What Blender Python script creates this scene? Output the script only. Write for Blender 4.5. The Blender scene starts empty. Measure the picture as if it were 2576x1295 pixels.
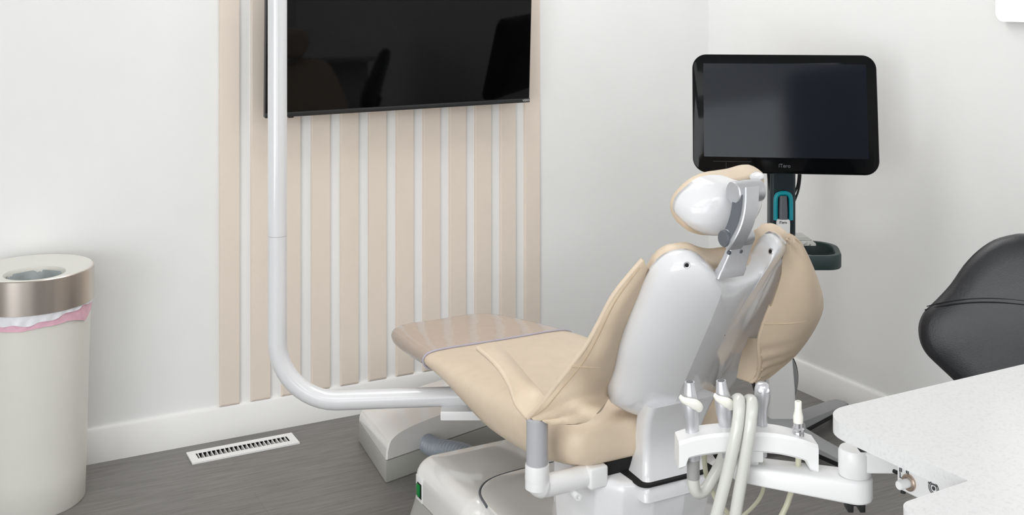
import bpy, bmesh, math, random
from mathutils import Vector, Matrix

random.seed(7)
scene = bpy.context.scene
COL = scene.collection
PI = math.pi

# ------------------------------------------------------------------ survey of the room
# World: X runs along the TV wall, Y towards it, Z up; the tripod stands over the origin.
FPX, CX, CAMH = 2759.0, 1288.0, 1.45
YAW = math.radians(27.94)
UX, FX = math.cos(YAW), math.sin(YAW)
WALL_Y, WALL_X = 3.657, 2.867


def cam2w(x, d, z):
    """x to the right of the tripod, d ahead of it, z above the floor."""
    return Vector((UX * x + FX * d, -FX * x + UX * d, z))


def w_dir(x, d, z=0.0):
    return Vector((UX * x + FX * d, -FX * x + UX * d, z))


def ray(px, py):
    r = (px - CX) / FPX
    return r * UX + FX, -r * FX + UX, -py / FPX


def onX(px, py, X):
    a, b, c = ray(px, py); t = X / a
    return Vector((X, b * t, CAMH + c * t))


def onY(px, py, Y):
    a, b, c = ray(px, py); t = Y / b
    return Vector((a * t, Y, CAMH + c * t))


def onz(px, py, z):
    a, b, c = ray(px, py); t = (z - CAMH) / c
    return Vector((a * t, b * t, z))


def onD(px, py, d):
    a, b, c = ray(px, py)
    return Vector((a * d, b * d, CAMH + c * d))


# ------------------------------------------------------------------ materials
def srgb(r, g, b):
    def f(v):
        v /= 255.0
        return v / 12.92 if v <= 0.04045 else ((v + 0.055) / 1.055) ** 2.4
    return (f(r), f(g), f(b), 1.0)


MATS = {}


def mat(name, col, rough=0.5, metal=0.0, noise=0.0, nscale=40.0, bump=0.0, bscale=300.0, spec=0.5,
        coat=0.0, stretch=None, emit=0.0, aniso=0.0):
    m = bpy.data.materials.new(name); m.use_nodes = True
    nt = m.node_tree; b = nt.nodes['Principled BSDF']
    b.inputs['Base Color'].default_value = col
    b.inputs['Roughness'].default_value = rough
    b.inputs['Metallic'].default_value = metal
    b.inputs['Specular IOR Level'].default_value = spec
    b.inputs['Coat Weight'].default_value = coat
    b.inputs['Coat Roughness'].default_value = 0.05
    if emit:
        b.inputs['Emission Color'].default_value = col
        b.inputs['Emission Strength'].default_value = emit
    if noise or bump:
        tc = nt.nodes.new('ShaderNodeTexCoord'); mp = nt.nodes.new('ShaderNodeMapping')
        nt.links.new(tc.outputs['Object'], mp.inputs['Vector'])
        if stretch: mp.inputs['Scale'].default_value = stretch
    if noise:
        n = nt.nodes.new('ShaderNodeTexNoise'); n.inputs['Scale'].default_value = nscale
        n.inputs['Detail'].default_value = 6
        nt.links.new(mp.outputs['Vector'], n.inputs['Vector'])
        r = nt.nodes.new('ShaderNodeValToRGB')
        lo = [c * (1 - noise) for c in col[:3]] + [1]; hi = [min(1, c * (1 + noise)) for c in col[:3]] + [1]
        r.color_ramp.elements[0].position = 0.3; r.color_ramp.elements[1].position = 0.7
        r.color_ramp.elements[0].color = lo; r.color_ramp.elements[1].color = hi
        nt.links.new(n.outputs['Fac'], r.inputs['Fac'])
        nt.links.new(r.outputs['Color'], b.inputs['Base Color'])
    if bump:
        n2 = nt.nodes.new('ShaderNodeTexNoise'); n2.inputs['Scale'].default_value = bscale
        n2.inputs['Detail'].default_value = 4
        nt.links.new(mp.outputs['Vector'], n2.inputs['Vector'])
        bp = nt.nodes.new('ShaderNodeBump'); bp.inputs['Strength'].default_value = bump
        bp.inputs['Distance'].default_value = 0.002
        nt.links.new(n2.outputs['Fac'], bp.inputs['Height'])
        nt.links.new(bp.outputs['Normal'], b.inputs['Normal'])
    MATS[name] = m
    return m


mat('wall_paint', srgb(239, 239, 238), 0.55, noise=0.01, nscale=6, bump=0.06, bscale=120, spec=0.25)
mat('trim_paint', srgb(238, 237, 235), 0.35, noise=0.008, nscale=9)
mat('slat_paint', srgb(231, 218, 205), 0.5, noise=0.012, nscale=14)
mat('ceiling_paint', srgb(245, 245, 244), 0.8, noise=0.01, nscale=8)
mat('vinyl_tan', srgb(218, 200, 177), 0.42, noise=0.03, nscale=25, bump=0.12, bscale=500, spec=0.4)
mat('vinyl_sling', srgb(212, 193, 169), 0.5, noise=0.03, nscale=18, bump=0.25, bscale=420, spec=0.35)
mat('vinyl_dark_tan', srgb(198, 176, 148), 0.5, noise=0.03, nscale=60)
mat('thread', srgb(206, 186, 160), 0.7, noise=0.1, nscale=900)
mat('white_shell', srgb(226, 226, 228), 0.18, noise=0.006, nscale=8, coat=0.5)
mat('white_plastic', srgb(234, 234, 234), 0.3, noise=0.006, nscale=12)
mat('cover_gloss', srgb(226, 224, 221), 0.1, noise=0.006, nscale=6, coat=0.7)
mat('grey_plinth', srgb(165, 164, 158), 0.45, noise=0.02, nscale=30)
mat('grey_plastic', srgb(176, 176, 180), 0.35, noise=0.02, nscale=30)
mat('silver', srgb(190, 191, 194), 0.34, metal=0.6, noise=0.02, nscale=60)
mat('chrome', srgb(214, 214, 218), 0.2, metal=1.0, noise=0.01, nscale=60)
mat('satin_steel', srgb(205, 205, 209), 0.3, metal=0.55, noise=0.02, nscale=80)
mat('brushed_steel', srgb(196, 187, 179), 0.3, metal=1.0, noise=0.16, nscale=9, stretch=(1, 1, 0.02))
mat('dark_grey', srgb(92, 96, 102), 0.4, noise=0.03, nscale=40)
mat('black_plastic', srgb(24, 25, 27), 0.4, noise=0.05, nscale=40)
mat('black_rubber', srgb(20, 20, 22), 0.55, noise=0.05, nscale=40)
mat('matte_black', srgb(12, 12, 12), 0.8, noise=0.05, nscale=40)
mat('tv_screen', srgb(5, 5, 6), 0.04, noise=0.02, nscale=3, spec=0.22)
mat('tv_bezel', srgb(34, 35, 37), 0.35, noise=0.04, nscale=50)
mat('monitor_bezel', srgb(9, 10, 12), 0.07, noise=0.03, nscale=8, spec=0.15)
mat('monitor_screen', srgb(24, 28, 36), 0.07, noise=0.04, nscale=3, spec=0.36)
mat('cart_teal_black', srgb(20, 38, 46), 0.4, noise=0.04, nscale=30)
mat('handle_green', srgb(42, 58, 58), 0.45, noise=0.04, nscale=30)
mat('cradle_teal', srgb(0, 150, 165), 0.3, noise=0.02, nscale=30)
mat('cart_grey', srgb(150, 152, 153), 0.4, noise=0.02, nscale=30)
mat('logo_grey', srgb(82, 86, 92), 0.5, noise=0.01, nscale=30)
mat('logo_white', srgb(205, 205, 205), 0.5, noise=0.01, nscale=30)
mat('ink', srgb(60, 62, 66), 0.6, noise=0.01, nscale=30)
mat('hose_grey', srgb(206, 206, 200), 0.25, noise=0.015, nscale=20, coat=0.3)
mat('hose_shaded', srgb(152, 152, 150), 0.3, noise=0.02, nscale=20, coat=0.3)  # darkened copy of the pale hose, shading put into the colour
mat('hose_cream', srgb(196, 194, 172), 0.35, noise=0.02, nscale=20)
mat('lever_cream', srgb(238, 236, 228), 0.3, noise=0.01, nscale=20)
mat('corrugated', srgb(150, 156, 164), 0.4, noise=0.03, nscale=20)
mat('switch_green', srgb(10, 130, 60), 0.25, noise=0.03, nscale=30)
mat('bin_cream', srgb(222, 220, 212), 0.38, noise=0.01, nscale=12)
mat('bag_pink', srgb(226, 178, 194), 0.4, noise=0.06, nscale=60, bump=0.3, bscale=90)
mat('bag_white', srgb(226, 226, 230), 0.3, noise=0.03, nscale=60, bump=0.5, bscale=60)
mat('bag_red', srgb(206, 40, 44), 0.4, noise=0.06, nscale=60)
mat('bag_inside', srgb(168, 174, 174), 0.3, noise=0.15, nscale=30, bump=0.6, bscale=40)
mat('black_leather', srgb(30, 31, 35), 0.36, noise=0.06, nscale=50, bump=0.22, bscale=330, spec=0.55)
mat('brass', srgb(188, 170, 156), 0.3, metal=0.8, noise=0.03, nscale=60)
mat('duct_metal', srgb(22, 22, 23), 0.6, noise=0.1, nscale=20)
mat('vent_white', srgb(240, 239, 238), 0.35, noise=0.01, nscale=20)
mat('reflection_brown', srgb(62, 56, 52), 0.45, noise=0.12, nscale=6, stretch=(8, 1, 1))  # for the unseen added slab that darkens the monitor reflection
mat('panel_emissive', (1, 1, 1, 1), 0.4, emit=1.0)
mat('piping_lilac', srgb(176, 172, 186), 0.35, noise=0.02, nscale=30)

# pale quartz with fine speckle
m = mat('quartz', srgb(241, 241, 240), 0.25)
nt = m.node_tree; b = nt.nodes['Principled BSDF']
tc = nt.nodes.new('ShaderNodeTexCoord'); n = nt.nodes.new('ShaderNodeTexNoise')
n.inputs['Scale'].default_value = 190; n.inputs['Detail'].default_value = 8; n.inputs['Roughness'].default_value = 0.7
n3 = nt.nodes.new('ShaderNodeTexVoronoi'); n3.inputs['Scale'].default_value = 240
r = nt.nodes.new('ShaderNodeValToRGB')
r.color_ramp.elements[0].position = 0.33; r.color_ramp.elements[0].color = srgb(208, 208, 208)
r.color_ramp.elements[1].position = 0.5; r.color_ramp.elements[1].color = srgb(220, 220, 220)
nt.links.new(tc.outputs['Object'], n.inputs['Vector']); nt.links.new(n.outputs['Fac'], r.inputs['Fac'])
nt.links.new(r.outputs['Color'], b.inputs['Base Color'])

# grey wood-look vinyl planks, grain along X
m = mat('floor_vinyl', srgb(146, 142, 138), 0.42, spec=0.35)
nt = m.node_tree; b = nt.nodes['Principled BSDF']
tc = nt.nodes.new('ShaderNodeTexCoord')
mp = nt.nodes.new('ShaderNodeMapping'); mp.inputs['Scale'].default_value = (1.6, 26, 1)
nt.links.new(tc.outputs['Object'], mp.inputs['Vector'])
n = nt.nodes.new('ShaderNodeTexNoise'); n.inputs['Scale'].default_value = 4.0; n.inputs['Detail'].default_value = 9
n.inputs['Roughness'].default_value = 0.65; n.inputs['Distortion'].default_value = 0.6
nt.links.new(mp.outputs['Vector'], n.inputs['Vector'])
r = nt.nodes.new('ShaderNodeValToRGB')
r.color_ramp.elements[0].position = 0.28; r.color_ramp.elements[0].color = srgb(106, 103, 100)
r.color_ramp.elements[1].position = 0.72; r.color_ramp.elements[1].color = srgb(137, 134, 131)
nt.links.new(n.outputs['Fac'], r.inputs['Fac'])
br = nt.nodes.new('ShaderNodeTexBrick')
br.inputs['Color1'].default_value = (1, 1, 1, 1); br.inputs['Color2'].default_value = (0.94, 0.94, 0.95, 1)
br.inputs['Mortar'].default_value = (0.86, 0.86, 0.86, 1)
br.inputs['Scale'].default_value = 1.0; br.inputs['Mortar Size'].default_value = 0.0012
br.inputs['Brick Width'].default_value = 1.22; br.inputs['Row Height'].default_value = 0.23
nt.links.new(tc.outputs['Object'], br.inputs['Vector'])
mx = nt.nodes.new('ShaderNodeMixRGB'); mx.blend_type = 'MULTIPLY'; mx.inputs['Fac'].default_value = 1
nt.links.new(r.outputs['Color'], mx.inputs['Color1']); nt.links.new(br.outputs['Color'], mx.inputs['Color2'])
nt.links.new(mx.outputs['Color'], b.inputs['Base Color'])
bp = nt.nodes.new('ShaderNodeBump'); bp.inputs['Strength'].default_value = 0.12; bp.inputs['Distance'].default_value = 0.002
nt.links.new(n.outputs['Fac'], bp.inputs['Height']); nt.links.new(bp.outputs['Normal'], b.inputs['Normal'])


# clear vinyl sleeve
def clear(name, col, dens, rough=0.06, ior=1.5):
    m = bpy.data.materials.new(name); m.use_nodes = True
    nt = m.node_tree; nt.nodes.clear()
    out = nt.nodes.new('ShaderNodeOutputMaterial')
    tr = nt.nodes.new('ShaderNodeBsdfTransparent'); tr.inputs['Color'].default_value = (0.97, 0.97, 0.98, 1)
    df = nt.nodes.new('ShaderNodeBsdfDiffuse'); df.inputs['Color'].default_value = col
    gl = nt.nodes.new('ShaderNodeBsdfGlossy'); gl.inputs['Roughness'].default_value = rough
    gl.inputs['Color'].default_value = (1, 1, 1, 1)
    m1 = nt.nodes.new('ShaderNodeMixShader'); m1.inputs['Fac'].default_value = dens
    m2 = nt.nodes.new('ShaderNodeMixShader')
    fr = nt.nodes.new('ShaderNodeFresnel'); fr.inputs['IOR'].default_value = ior
    tc = nt.nodes.new('ShaderNodeTexCoord'); no = nt.nodes.new('ShaderNodeTexNoise')
    no.inputs['Scale'].default_value = 22; no.inputs['Detail'].default_value = 3
    bp = nt.nodes.new('ShaderNodeBump'); bp.inputs['Strength'].default_value = 0.35; bp.inputs['Distance'].default_value = 0.004
    L = nt.links.new
    L(tc.outputs['Object'], no.inputs['Vector']); L(no.outputs['Fac'], bp.inputs['Height'])
    L(bp.outputs['Normal'], gl.inputs['Normal']); L(bp.outputs['Normal'], fr.inputs['Normal'])
    L(tr.outputs[0], m1.inputs[1]); L(df.outputs[0], m1.inputs[2])
    L(fr.outputs[0], m2.inputs['Fac']); L(m1.outputs[0], m2.inputs[1]); L(gl.outputs[0], m2.inputs[2])
    L(m2.outputs[0], out.inputs['Surface'])
    MATS[name] = m


clear('clear_vinyl', srgb(226, 206, 196), 0.35, 0.05, 1.6)
clear('smoked_clear', srgb(190, 190, 176), 0.35, 0.05, 1.5)


# ------------------------------------------------------------------ object helpers
ORI = {}


def obj(name, bm, m, parent=None, smooth=40, subsurf=0, loc=None):
    me = bpy.data.meshes.new(name)
    bmesh.ops.remove_doubles(bm, verts=bm.verts, dist=1e-6)
    bmesh.ops.recalc_face_normals(bm, faces=bm.faces)
    if parent is not None:
        org = ORI[parent.name]
    elif loc is not None:
        org = Vector(loc)
    else:
        xs = [v.co for v in bm.verts]
        org = Vector(((min(v.x for v in xs) + max(v.x for v in xs)) / 2, (min(v.y for v in xs) + max(v.y for v in xs)) / 2, min(v.z for v in xs)))
    bmesh.ops.translate(bm, verts=bm.verts, vec=-org)
    bm.to_mesh(me); bm.free()
    for p in me.polygons: p.use_smooth = True
    if not subsurf and smooth:
        me.set_sharp_from_angle(angle=math.radians(smooth))
    me.materials.append(MATS[m])
    o = bpy.data.objects.new(name, me); COL.objects.link(o)
    if parent is not None:
        o.parent = parent
    else:
        o.location = org
    ORI[o.name] = org
    if subsurf:
        s = o.modifiers.new('Subdivision', 'SUBSURF'); s.levels = subsurf; s.render_levels = subsurf
    return o


def tag(o, label, cat, group=None):
    o['label'] = label; o['category'] = cat
    if group: o['group'] = group
    return o


def thing(name, label, cat, loc, group=None):
    o = bpy.data.objects.new(name, None); COL.objects.link(o)
    o.location = loc; o.empty_display_size = 0.1
    ORI[o.name] = Vector(loc)
    return tag(o, label, cat, group)


def struct(name, bm, m, smooth=40):
    o = obj(name, bm, m, smooth=smooth); o['kind'] = 'structure'; return o


def box(bm, lo, hi, bevel=0.0, seg=2, M=None):
    r = bmesh.ops.create_cube(bm, size=1.0)
    vs = r['verts']
    for v in vs:
        v.co = Vector([lo[i] + (v.co[i] + 0.5) * (hi[i] - lo[i]) for i in range(3)])
    if bevel:
        es = list({e for v in vs for e in v.link_edges})
        rr = bmesh.ops.bevel(bm, geom=es, offset=bevel, segments=seg, affect='EDGES', profile=0.5)
        vs = list({v for f in rr['faces'] for v in f.verts} | {v for v in vs if v.is_valid})
    if M is not None:
        for v in vs: v.co = M @ v.co
    return vs


def crom(pts, n=6, closed=False):
    """Catmull-Rom through tuples of any length."""
    P = [tuple(p) for p in pts]; out = []
    k = len(P)
    rng = range(k if closed else k - 1)
    for i in rng:
        if closed:
            p0, p1, p2, p3 = P[(i - 1) % k], P[i], P[(i + 1) % k], P[(i + 2) % k]
        else:
            p1, p2 = P[i], P[i + 1]
            p0 = P[i - 1] if i > 0 else tuple(2 * a - b for a, b in zip(p1, p2))
            p3 = P[i + 2] if i + 2 < k else tuple(2 * a - b for a, b in zip(p2, p1))
        for j in range(n):
            t = j / n
            out.append(tuple(0.5 * (2 * b + (c - a) * t + (2 * a - 5 * b + 4 * c - d) * t * t + (3 * b - a - 3 * c + d) * t ** 3)
                             for a, b, c, d in zip(p0, p1, p2, p3)))
    if not closed: out.append(P[-1])
    return out


def resample(pts, n):
    P = [Vector(p) for p in pts]
    L = [0]
    for a, b in zip(P, P[1:]): L.append(L[-1] + (b - a).length)
    out = []
    for i in range(n):
        s = L[-1] * i / (n - 1)
        k = 0
        while k < len(L) - 2 and L[k + 1] < s: k += 1
        t = (s - L[k]) / max(1e-9, L[k + 1] - L[k])
        out.append(P[k].lerp(P[k + 1], min(1, max(0, t))))
    return out


def loft(bm, rings, cap=True, closed=True):
    R = [[bm.verts.new(p) for p in r] for r in rings]
    n = len(R[0])
    for a, b in zip(R, R[1:]):
        for i in range(n if closed else n - 1):
            j = (i + 1) % n
            bm.faces.new((a[i], a[j], b[j], b[i]))
    if cap and closed:
        bm.faces.new(R[0]); bm.faces.new(list(reversed(R[-1])))
    return R


def tube(bm, pts, r, n=14, cap=True, flat=None):
    P = [Vector(p) for p in pts]
    k = len(P)
    T = []
    for i in range(k):
        t = P[min(i + 1, k - 1)] - P[max(i - 1, 0)]
        T.append(t.normalized())
    up = Vector((0, 0, 1)) if abs(T[0].z) < 0.9 else Vector((1, 0, 0))
    N = (up - T[0] * up.dot(T[0])).normalized()
    rings = []
    for i in range(k):
        if i:
            N = (N - T[i] * N.dot(T[i])).normalized()
        B = T[i].cross(N)
        ri = r[i] if isinstance(r, (list, tuple)) else r
        fx = flat if flat else 1.0
        rings.append([P[i] + (N * math.cos(2 * PI * j / n) + B * math.sin(2 * PI * j / n) * fx) * ri for j in range(n)])
    loft(bm, rings, cap)


def lathe(bm, prof, org, axis=Vector((0, 0, 1)), n=32, cap=True):
    """prof: (radius, height along the axis)"""
    ax = Vector(axis).normalized()
    u = ax.orthogonal().normalized(); w = ax.cross(u)
    rings = [[Vector(org) + ax * h + (u * math.cos(2 * PI * j / n) + w * math.sin(2 * PI * j / n)) * max(r, 1e-5) for j in range(n)] for r, h in prof]
    loft(bm, rings, cap)


def prism(bm, poly, f0, f1, bevel=0.0, seg=3):
    """poly of 2D points; f0/f1 map (a,b) to the two end faces."""
    A = [bm.verts.new(f0(*p)) for p in poly]; B = [bm.verts.new(f1(*p)) for p in poly]
    n = len(poly)
    fs = [bm.faces.new(A), bm.faces.new(list(reversed(B)))]
    for i in range(n):
        j = (i + 1) % n
        fs.append(bm.faces.new((A[i], B[i], B[j], A[j])))
    if bevel:
        es = [e for f in fs[:2] for e in f.edges]
        bmesh.ops.bevel(bm, geom=es, offset=bevel, segments=seg, affect='EDGES', profile=0.5)


def round_poly(pts, rad, n=8):
    """round the corners of a polygon (list of (x,y)), rad a number or a list"""
    out = []
    k = len(pts)
    for i in range(k):
        r = rad[i] if isinstance(rad, (list, tuple)) else rad
        p0, p1, p2 = Vector(pts[i - 1]), Vector(pts[i]), Vector(pts[(i + 1) % k])
        if r <= 0:
            out.append(tuple(p1)); continue
        a = (p0 - p1).normalized(); b = (p2 - p1).normalized()
        ang = a.angle(b)
        d = min(r / math.tan(ang / 2), (p0 - p1).length * 0.49, (p2 - p1).length * 0.49)
        s, e = p1 + a * d, p1 + b * d
        for j in range(n + 1):
            t = j / n
            # conic through s, p1, e close to a circle
            w = math.sin(ang / 2)
            den = (1 - t) ** 2 + 2 * t * (1 - t) * w + t * t
            q = (s * (1 - t) ** 2 + p1 * (2 * t * (1 - t) * w) + e * t * t) / den
            out.append((q.x, q.y))
    return out


def sheet(bm, rows, thick):
    """grid of points given thickness (both faces and the rim)"""
    nr, nc = len(rows), len(rows[0])
    def nrm(i, j):
        a = rows[min(i + 1, nr - 1)][j] - rows[max(i - 1, 0)][j]
        b = rows[i][min(j + 1, nc - 1)] - rows[i][max(j - 1, 0)]
        v = a.cross(b)
        return v.normalized() if v.length > 1e-9 else Vector((0, 0, 1))
    A = [[bm.verts.new(rows[i][j] + nrm(i, j) * thick / 2) for j in range(nc)] for i in range(nr)]
    B = [[bm.verts.new(rows[i][j] - nrm(i, j) * thick / 2) for j in range(nc)] for i in range(nr)]
    for i in range(nr - 1):
        for j in range(nc - 1):
            bm.faces.new((A[i][j], A[i + 1][j], A[i + 1][j + 1], A[i][j + 1]))
            bm.faces.new((B[i][j], B[i][j + 1], B[i + 1][j + 1], B[i + 1][j]))
    for i in range(nr - 1):
        for j in (0, nc - 1):
            bm.faces.new((A[i][j], A[i + 1][j], B[i + 1][j], B[i][j]))
    for j in range(nc - 1):
        for i in (0, nr - 1):
            bm.faces.new((A[i][j], A[i][j + 1], B[i][j + 1], B[i][j]))


def frame_matrix(o, right, up):
    r = Vector(right).normalized(); u = Vector(up); u = (u - r * u.dot(r)).normalized(); n = r.cross(u)
    M = Matrix((r, u, n)).transposed().to_4x4(); M.translation = Vector(o)
    return M


def lettering(name, text, size, o, right, up, m, parent, depth=0.0003, bold=0.0, sx=1.0):
    cu = bpy.data.curves.new('lettering', 'FONT'); cu.body = text; cu.size = size
    cu.align_x = 'CENTER'; cu.align_y = 'CENTER'; cu.extrude = depth; cu.offset = bold
    t = bpy.data.objects.new('lettering_tmp', cu); COL.objects.link(t)
    bpy.context.view_layer.update()
    me = bpy.data.meshes.new_from_object(t.evaluated_get(bpy.context.evaluated_depsgraph_get()))
    bpy.data.objects.remove(t); bpy.data.curves.remove(cu)
    bm = bmesh.new(); bm.from_mesh(me); bpy.data.meshes.remove(me)
    M = frame_matrix(o, right, up) @ Matrix.Diagonal((sx, 1, 1, 1))
    bmesh.ops.transform(bm, matrix=M, verts=bm.verts)
    return obj(name, bm, m, parent)


# ================================================================== the room
ROOM_X0, ROOM_Y0, CEIL = -2.4, -2.3, 2.72
VENT = (0.722, 3.490, 1.066, 3.582)
hx0, hy0, hx1, hy1 = VENT[0] + 0.024, VENT[1] + 0.026, VENT[2] - 0.024, VENT[3] - 0.022

bm = bmesh.new()
xs = [ROOM_X0 - 0.1, hx0, hx1, WALL_X + 0.1]; ys = [ROOM_Y0 - 0.1, hy0, hy1, WALL_Y + 0.1]
for i in range(3):
    for j in range(3):
        if i == 1 and j == 1: continue
        vs = [bm.verts.new((xs[a], ys[b_], 0)) for a, b_ in ((i, j), (i + 1, j), (i + 1, j + 1), (i, j + 1))]
        bm.faces.new(vs)
floor = struct('floor', bm, 'floor_vinyl')

bm = bmesh.new(); box(bm, (ROOM_X0 - 0.1, ROOM_Y0 - 0.1, CEIL), (WALL_X + 0.1, WALL_Y + 0.1, CEIL + 0.1)); struct('ceiling', bm, 'ceiling_paint')
bm = bmesh.new(); box(bm, (ROOM_X0 - 0.1, WALL_Y, 0), (WALL_X + 0.1, WALL_Y + 0.1, CEIL)); struct('wall_back', bm, 'wall_paint')
bm = bmesh.new(); box(bm, (WALL_X, ROOM_Y0 - 0.1, 0), (WALL_X + 0.1, WALL_Y, CEIL)); struct('wall_right', bm, 'wall_paint')
bm = bmesh.new(); box(bm, (ROOM_X0 - 0.1, ROOM_Y0 - 0.1, 0), (ROOM_X0, WALL_Y, CEIL)); struct('wall_left', bm, 'wall_paint')
bm = bmesh.new(); box(bm, (ROOM_X0, ROOM_Y0 - 0.1, 0), (WALL_X, ROOM_Y0, CEIL)); struct('wall_front', bm, 'wall_paint')

BBH, BBT = 0.107, 0.014
bm = bmesh.new()
prism(bm, [(0, 0), (BBT, 0), (BBT, BBH - 0.006), (BBT - 0.005, BBH), (0, BBH)],
      lambda a, z: Vector((ROOM_X0, WALL_Y - a, z)), lambda a, z: Vector((WALL_X - BBT, WALL_Y - a, z)))
struct('baseboard_back', bm, 'trim_paint')
bm = bmesh.new()
prism(bm, [(0, 0), (BBT, 0), (BBT, BBH - 0.006), (BBT - 0.005, BBH), (0, BBH)],
      lambda a, z: Vector((WALL_X - a, ROOM_Y0, z)), lambda a, z: Vector((WALL_X - a, WALL_Y, z)))
struct('baseboard_right', bm, 'trim_paint')

# twelve battens on the TV wall
PER, SW, ST = 0.1042, 0.0662, 0.0125
for i in range(12):
    xr = 0.9093 + PER * i
    bm = bmesh.new()
    y0, y1 = WALL_Y - ST, WALL_Y
    c = 0.004
    zb = BBH + 0.001
    lo = [(xr - SW - 0.0, y1, zb), (xr, y1, zb), (xr, y1, CEIL), (xr - SW, y1, CEIL)]
    mid = [(xr - SW, y0 + c, zb), (xr, y0 + c, zb), (xr, y0 + c, CEIL), (xr - SW, y0 + c, CEIL)]
    fr = [(xr - SW + c, y0, zb + c + 0.002), (xr - c * 0.5, y0, zb + c + 0.002), (xr - c * 0.5, y0, CEIL), (xr - SW + c, y0, CEIL)]
    loft(bm, [[Vector(p) for p in q] for q in (lo, mid, fr)])
    struct('trim_%d' % (i + 1), bm, 'slat_paint', smooth=20)

# ================================================================== floor register
v = thing('floor_register', 'white slotted floor register set in the grey floor below the beige slats', 'vent', (VENT[0], VENT[1], 0))
bm = bmesh.new()
t0, t1 = 0.0005, 0.006
for lo, hi in (((VENT[0], VENT[1]), (VENT[2], hy0)), ((VENT[0], hy1), (VENT[2], VENT[3])), ((VENT[0], hy0), (hx0, hy1)), ((hx1, hy0), (VENT[2], hy1))):
    box(bm, (lo[0], lo[1], t0), (hi[0], hi[1], t1))
obj('frame', bm, 'vent_white', v)
bm = bmesh.new()
D = -0.05
for a, b_ in (((hx0, hy0), (hx1, hy0)), ((hx1, hy0), (hx1, hy1)), ((hx1, hy1), (hx0, hy1)), ((hx0, hy1), (hx0, hy0))):
    vs = [bm.verts.new(p) for p in ((a[0], a[1], 0.004), (b_[0], b_[1], 0.004), (b_[0], b_[1], D), (a[0], a[1], D))]
    bm.faces.new(vs)
bm.faces.new([bm.verts.new(p) for p in ((hx0, hy0, D), (hx1, hy0, D), (hx1, hy1, D), (hx0, hy1, D))])
obj('duct_boot', bm, 'duct_metal', v)
NL = 21
for i in range(NL):
    x = hx0 + (hx1 - hx0) * (i + 0.5) / NL
    bm = bmesh.new()
    box(bm, (-0.0011, hy0, -0.012), (0.0011, hy1, 0.0055))
    tilt = -0.12
    for q in bm.verts:
        z = q.co.z; q.co.x += x - tilt * (z - 0.005)
    obj('louver', bm, 'vent_white', v)

# ================================================================== waste bin
BC = Vector((0.262, 3.462, 0)); BR, BT = 0.168, 0.676
t = thing('waste_bin', 'cream round waste bin with a brushed steel band under its lid', 'bin', BC)
bm = bmesh.new()
lathe(bm, [(0.140, 0.0), (0.143, 0.004), (0.146, 0.1), (0.1535, 0.4), (0.160, BT - 0.08), (0.160, BT - 0.01), (0.152, BT - 0.01), (0.150, 0.4), (0.138, 0.02)], BC, n=72)
obj('body', bm, 'bin_cream', t)
bm = bmesh.new()
BB = BT - 0.098
lathe(bm, [(BR - 0.0015, BB), (BR, BB + 0.001), (BR, BT - 0.004), (BR - 0.002, BT - 0.002), (BR - 0.005, BT - 0.004), (BR - 0.004, BB)], BC, n=72)
obj('steel_band', bm, 'brushed_steel', t)
# lid: disc with an off-centre round opening
bm = bmesh.new()
HC, HR = Vector((0.262, 3.392, 0)), 0.083
N = 72
def ringpt(c, r, k, z):
    a = 2 * PI * k / N
    return Vector((c.x + r * math.cos(a), c.y + r * math.sin(a), z))
rings = [[ringpt(BC, BR - 0.003, k, BT - 0.004) for k in range(N)], [ringpt(BC, BR - 0.006, k, BT) for k in range(N)],
         [ringpt(HC, HR, k, BT - 0.002) for k in range(N)], [ringpt(HC, HR - 0.004, k, BT - 0.01) for k in range(N)],
         [ringpt(HC, HR - 0.004, k, BT - 0.03) for k in range(N)]]
loft(bm, rings, cap=False)
obj('lid', bm, 'bin_cream', t)

bl = thing('bin_liner', 'white and pink plastic bin liner hanging out below the steel band of the waste bin', 'bag', (BC.x, BC.y, BB - 0.05))
bm = bmesh.new()
def skirt(bm, a0, a1, z_top, fz, r0, wob, n=60, rows=5):
    R = []
    for i in range(rows):
        row = []
        for k in range(n + 1):
            s = k / n
            a = math.radians(a0 + (a1 - a0) * s)
            zt, zb = z_top, fz(s)
            q = i / (rows - 1)
            rr = r0 + wob * (0.5 + 0.5 * math.sin(k * 1.3 + i)) * q
            row.append(Vector((BC.x + rr * math.cos(a), BC.y + rr * math.sin(a), zt + (zb - zt) * q)))
        R.append(row)
    sheet(bm, R, 0.0012)
skirt(bm, -165, -12, BB + 0.01, lambda s: BB - 0.016 - 0.016 * math.sin(PI * min(1, s * 1.25)) ** 2 + 0.003 * math.sin(s * 40) + 0.012 * s, 0.1625, 0.004)
obj('white_skirt', bm, 'bag_white', bl)
bm = bmesh.new()
skirt(bm, -170, 6, BB + 0.008, lambda s: BB - 0.047 * (1 - s) ** 0.5 - 0.004 + 0.0015 * math.sin(s * 30) - (0.022 if 0.62 < s < 0.9 else 0) * (1 - abs(s - 0.76) / 0.14 if 0.62 < s < 0.9 else 0), 0.161, 0.0012)
o = obj('pink_skirt', bm, 'bag_pink', bl); o['label'] = 'pink plastic edge'
bm = bmesh.new()
skirt(bm, 4, 18, BB + 0.006, lambda s: BB - 0.014 + 0.01 * s, 0.163, 0.004, n=8)
o = obj('drawstring', bm, 'bag_red', bl); o['label'] = 'red drawstring end'
bm = bmesh.new()
R = []
for i in range(7):
    q = i / 6
    R.append([Vector((HC.x + (HR - 0.006 - 0.03 * q + 0.004 * math.sin(k * 0.9 + i)) * math.cos(2 * PI * k / 40),
                      HC.y + (HR - 0.006 - 0.03 * q + 0.004 * math.sin(k * 0.9 + i)) * math.sin(2 * PI * k / 40), BT - 0.012 - 0.16 * q)) for k in range(40)])
loft(bm, R, cap=False)
bm.faces.new([bm.verts.new(p) for p in R[-1]])
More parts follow.
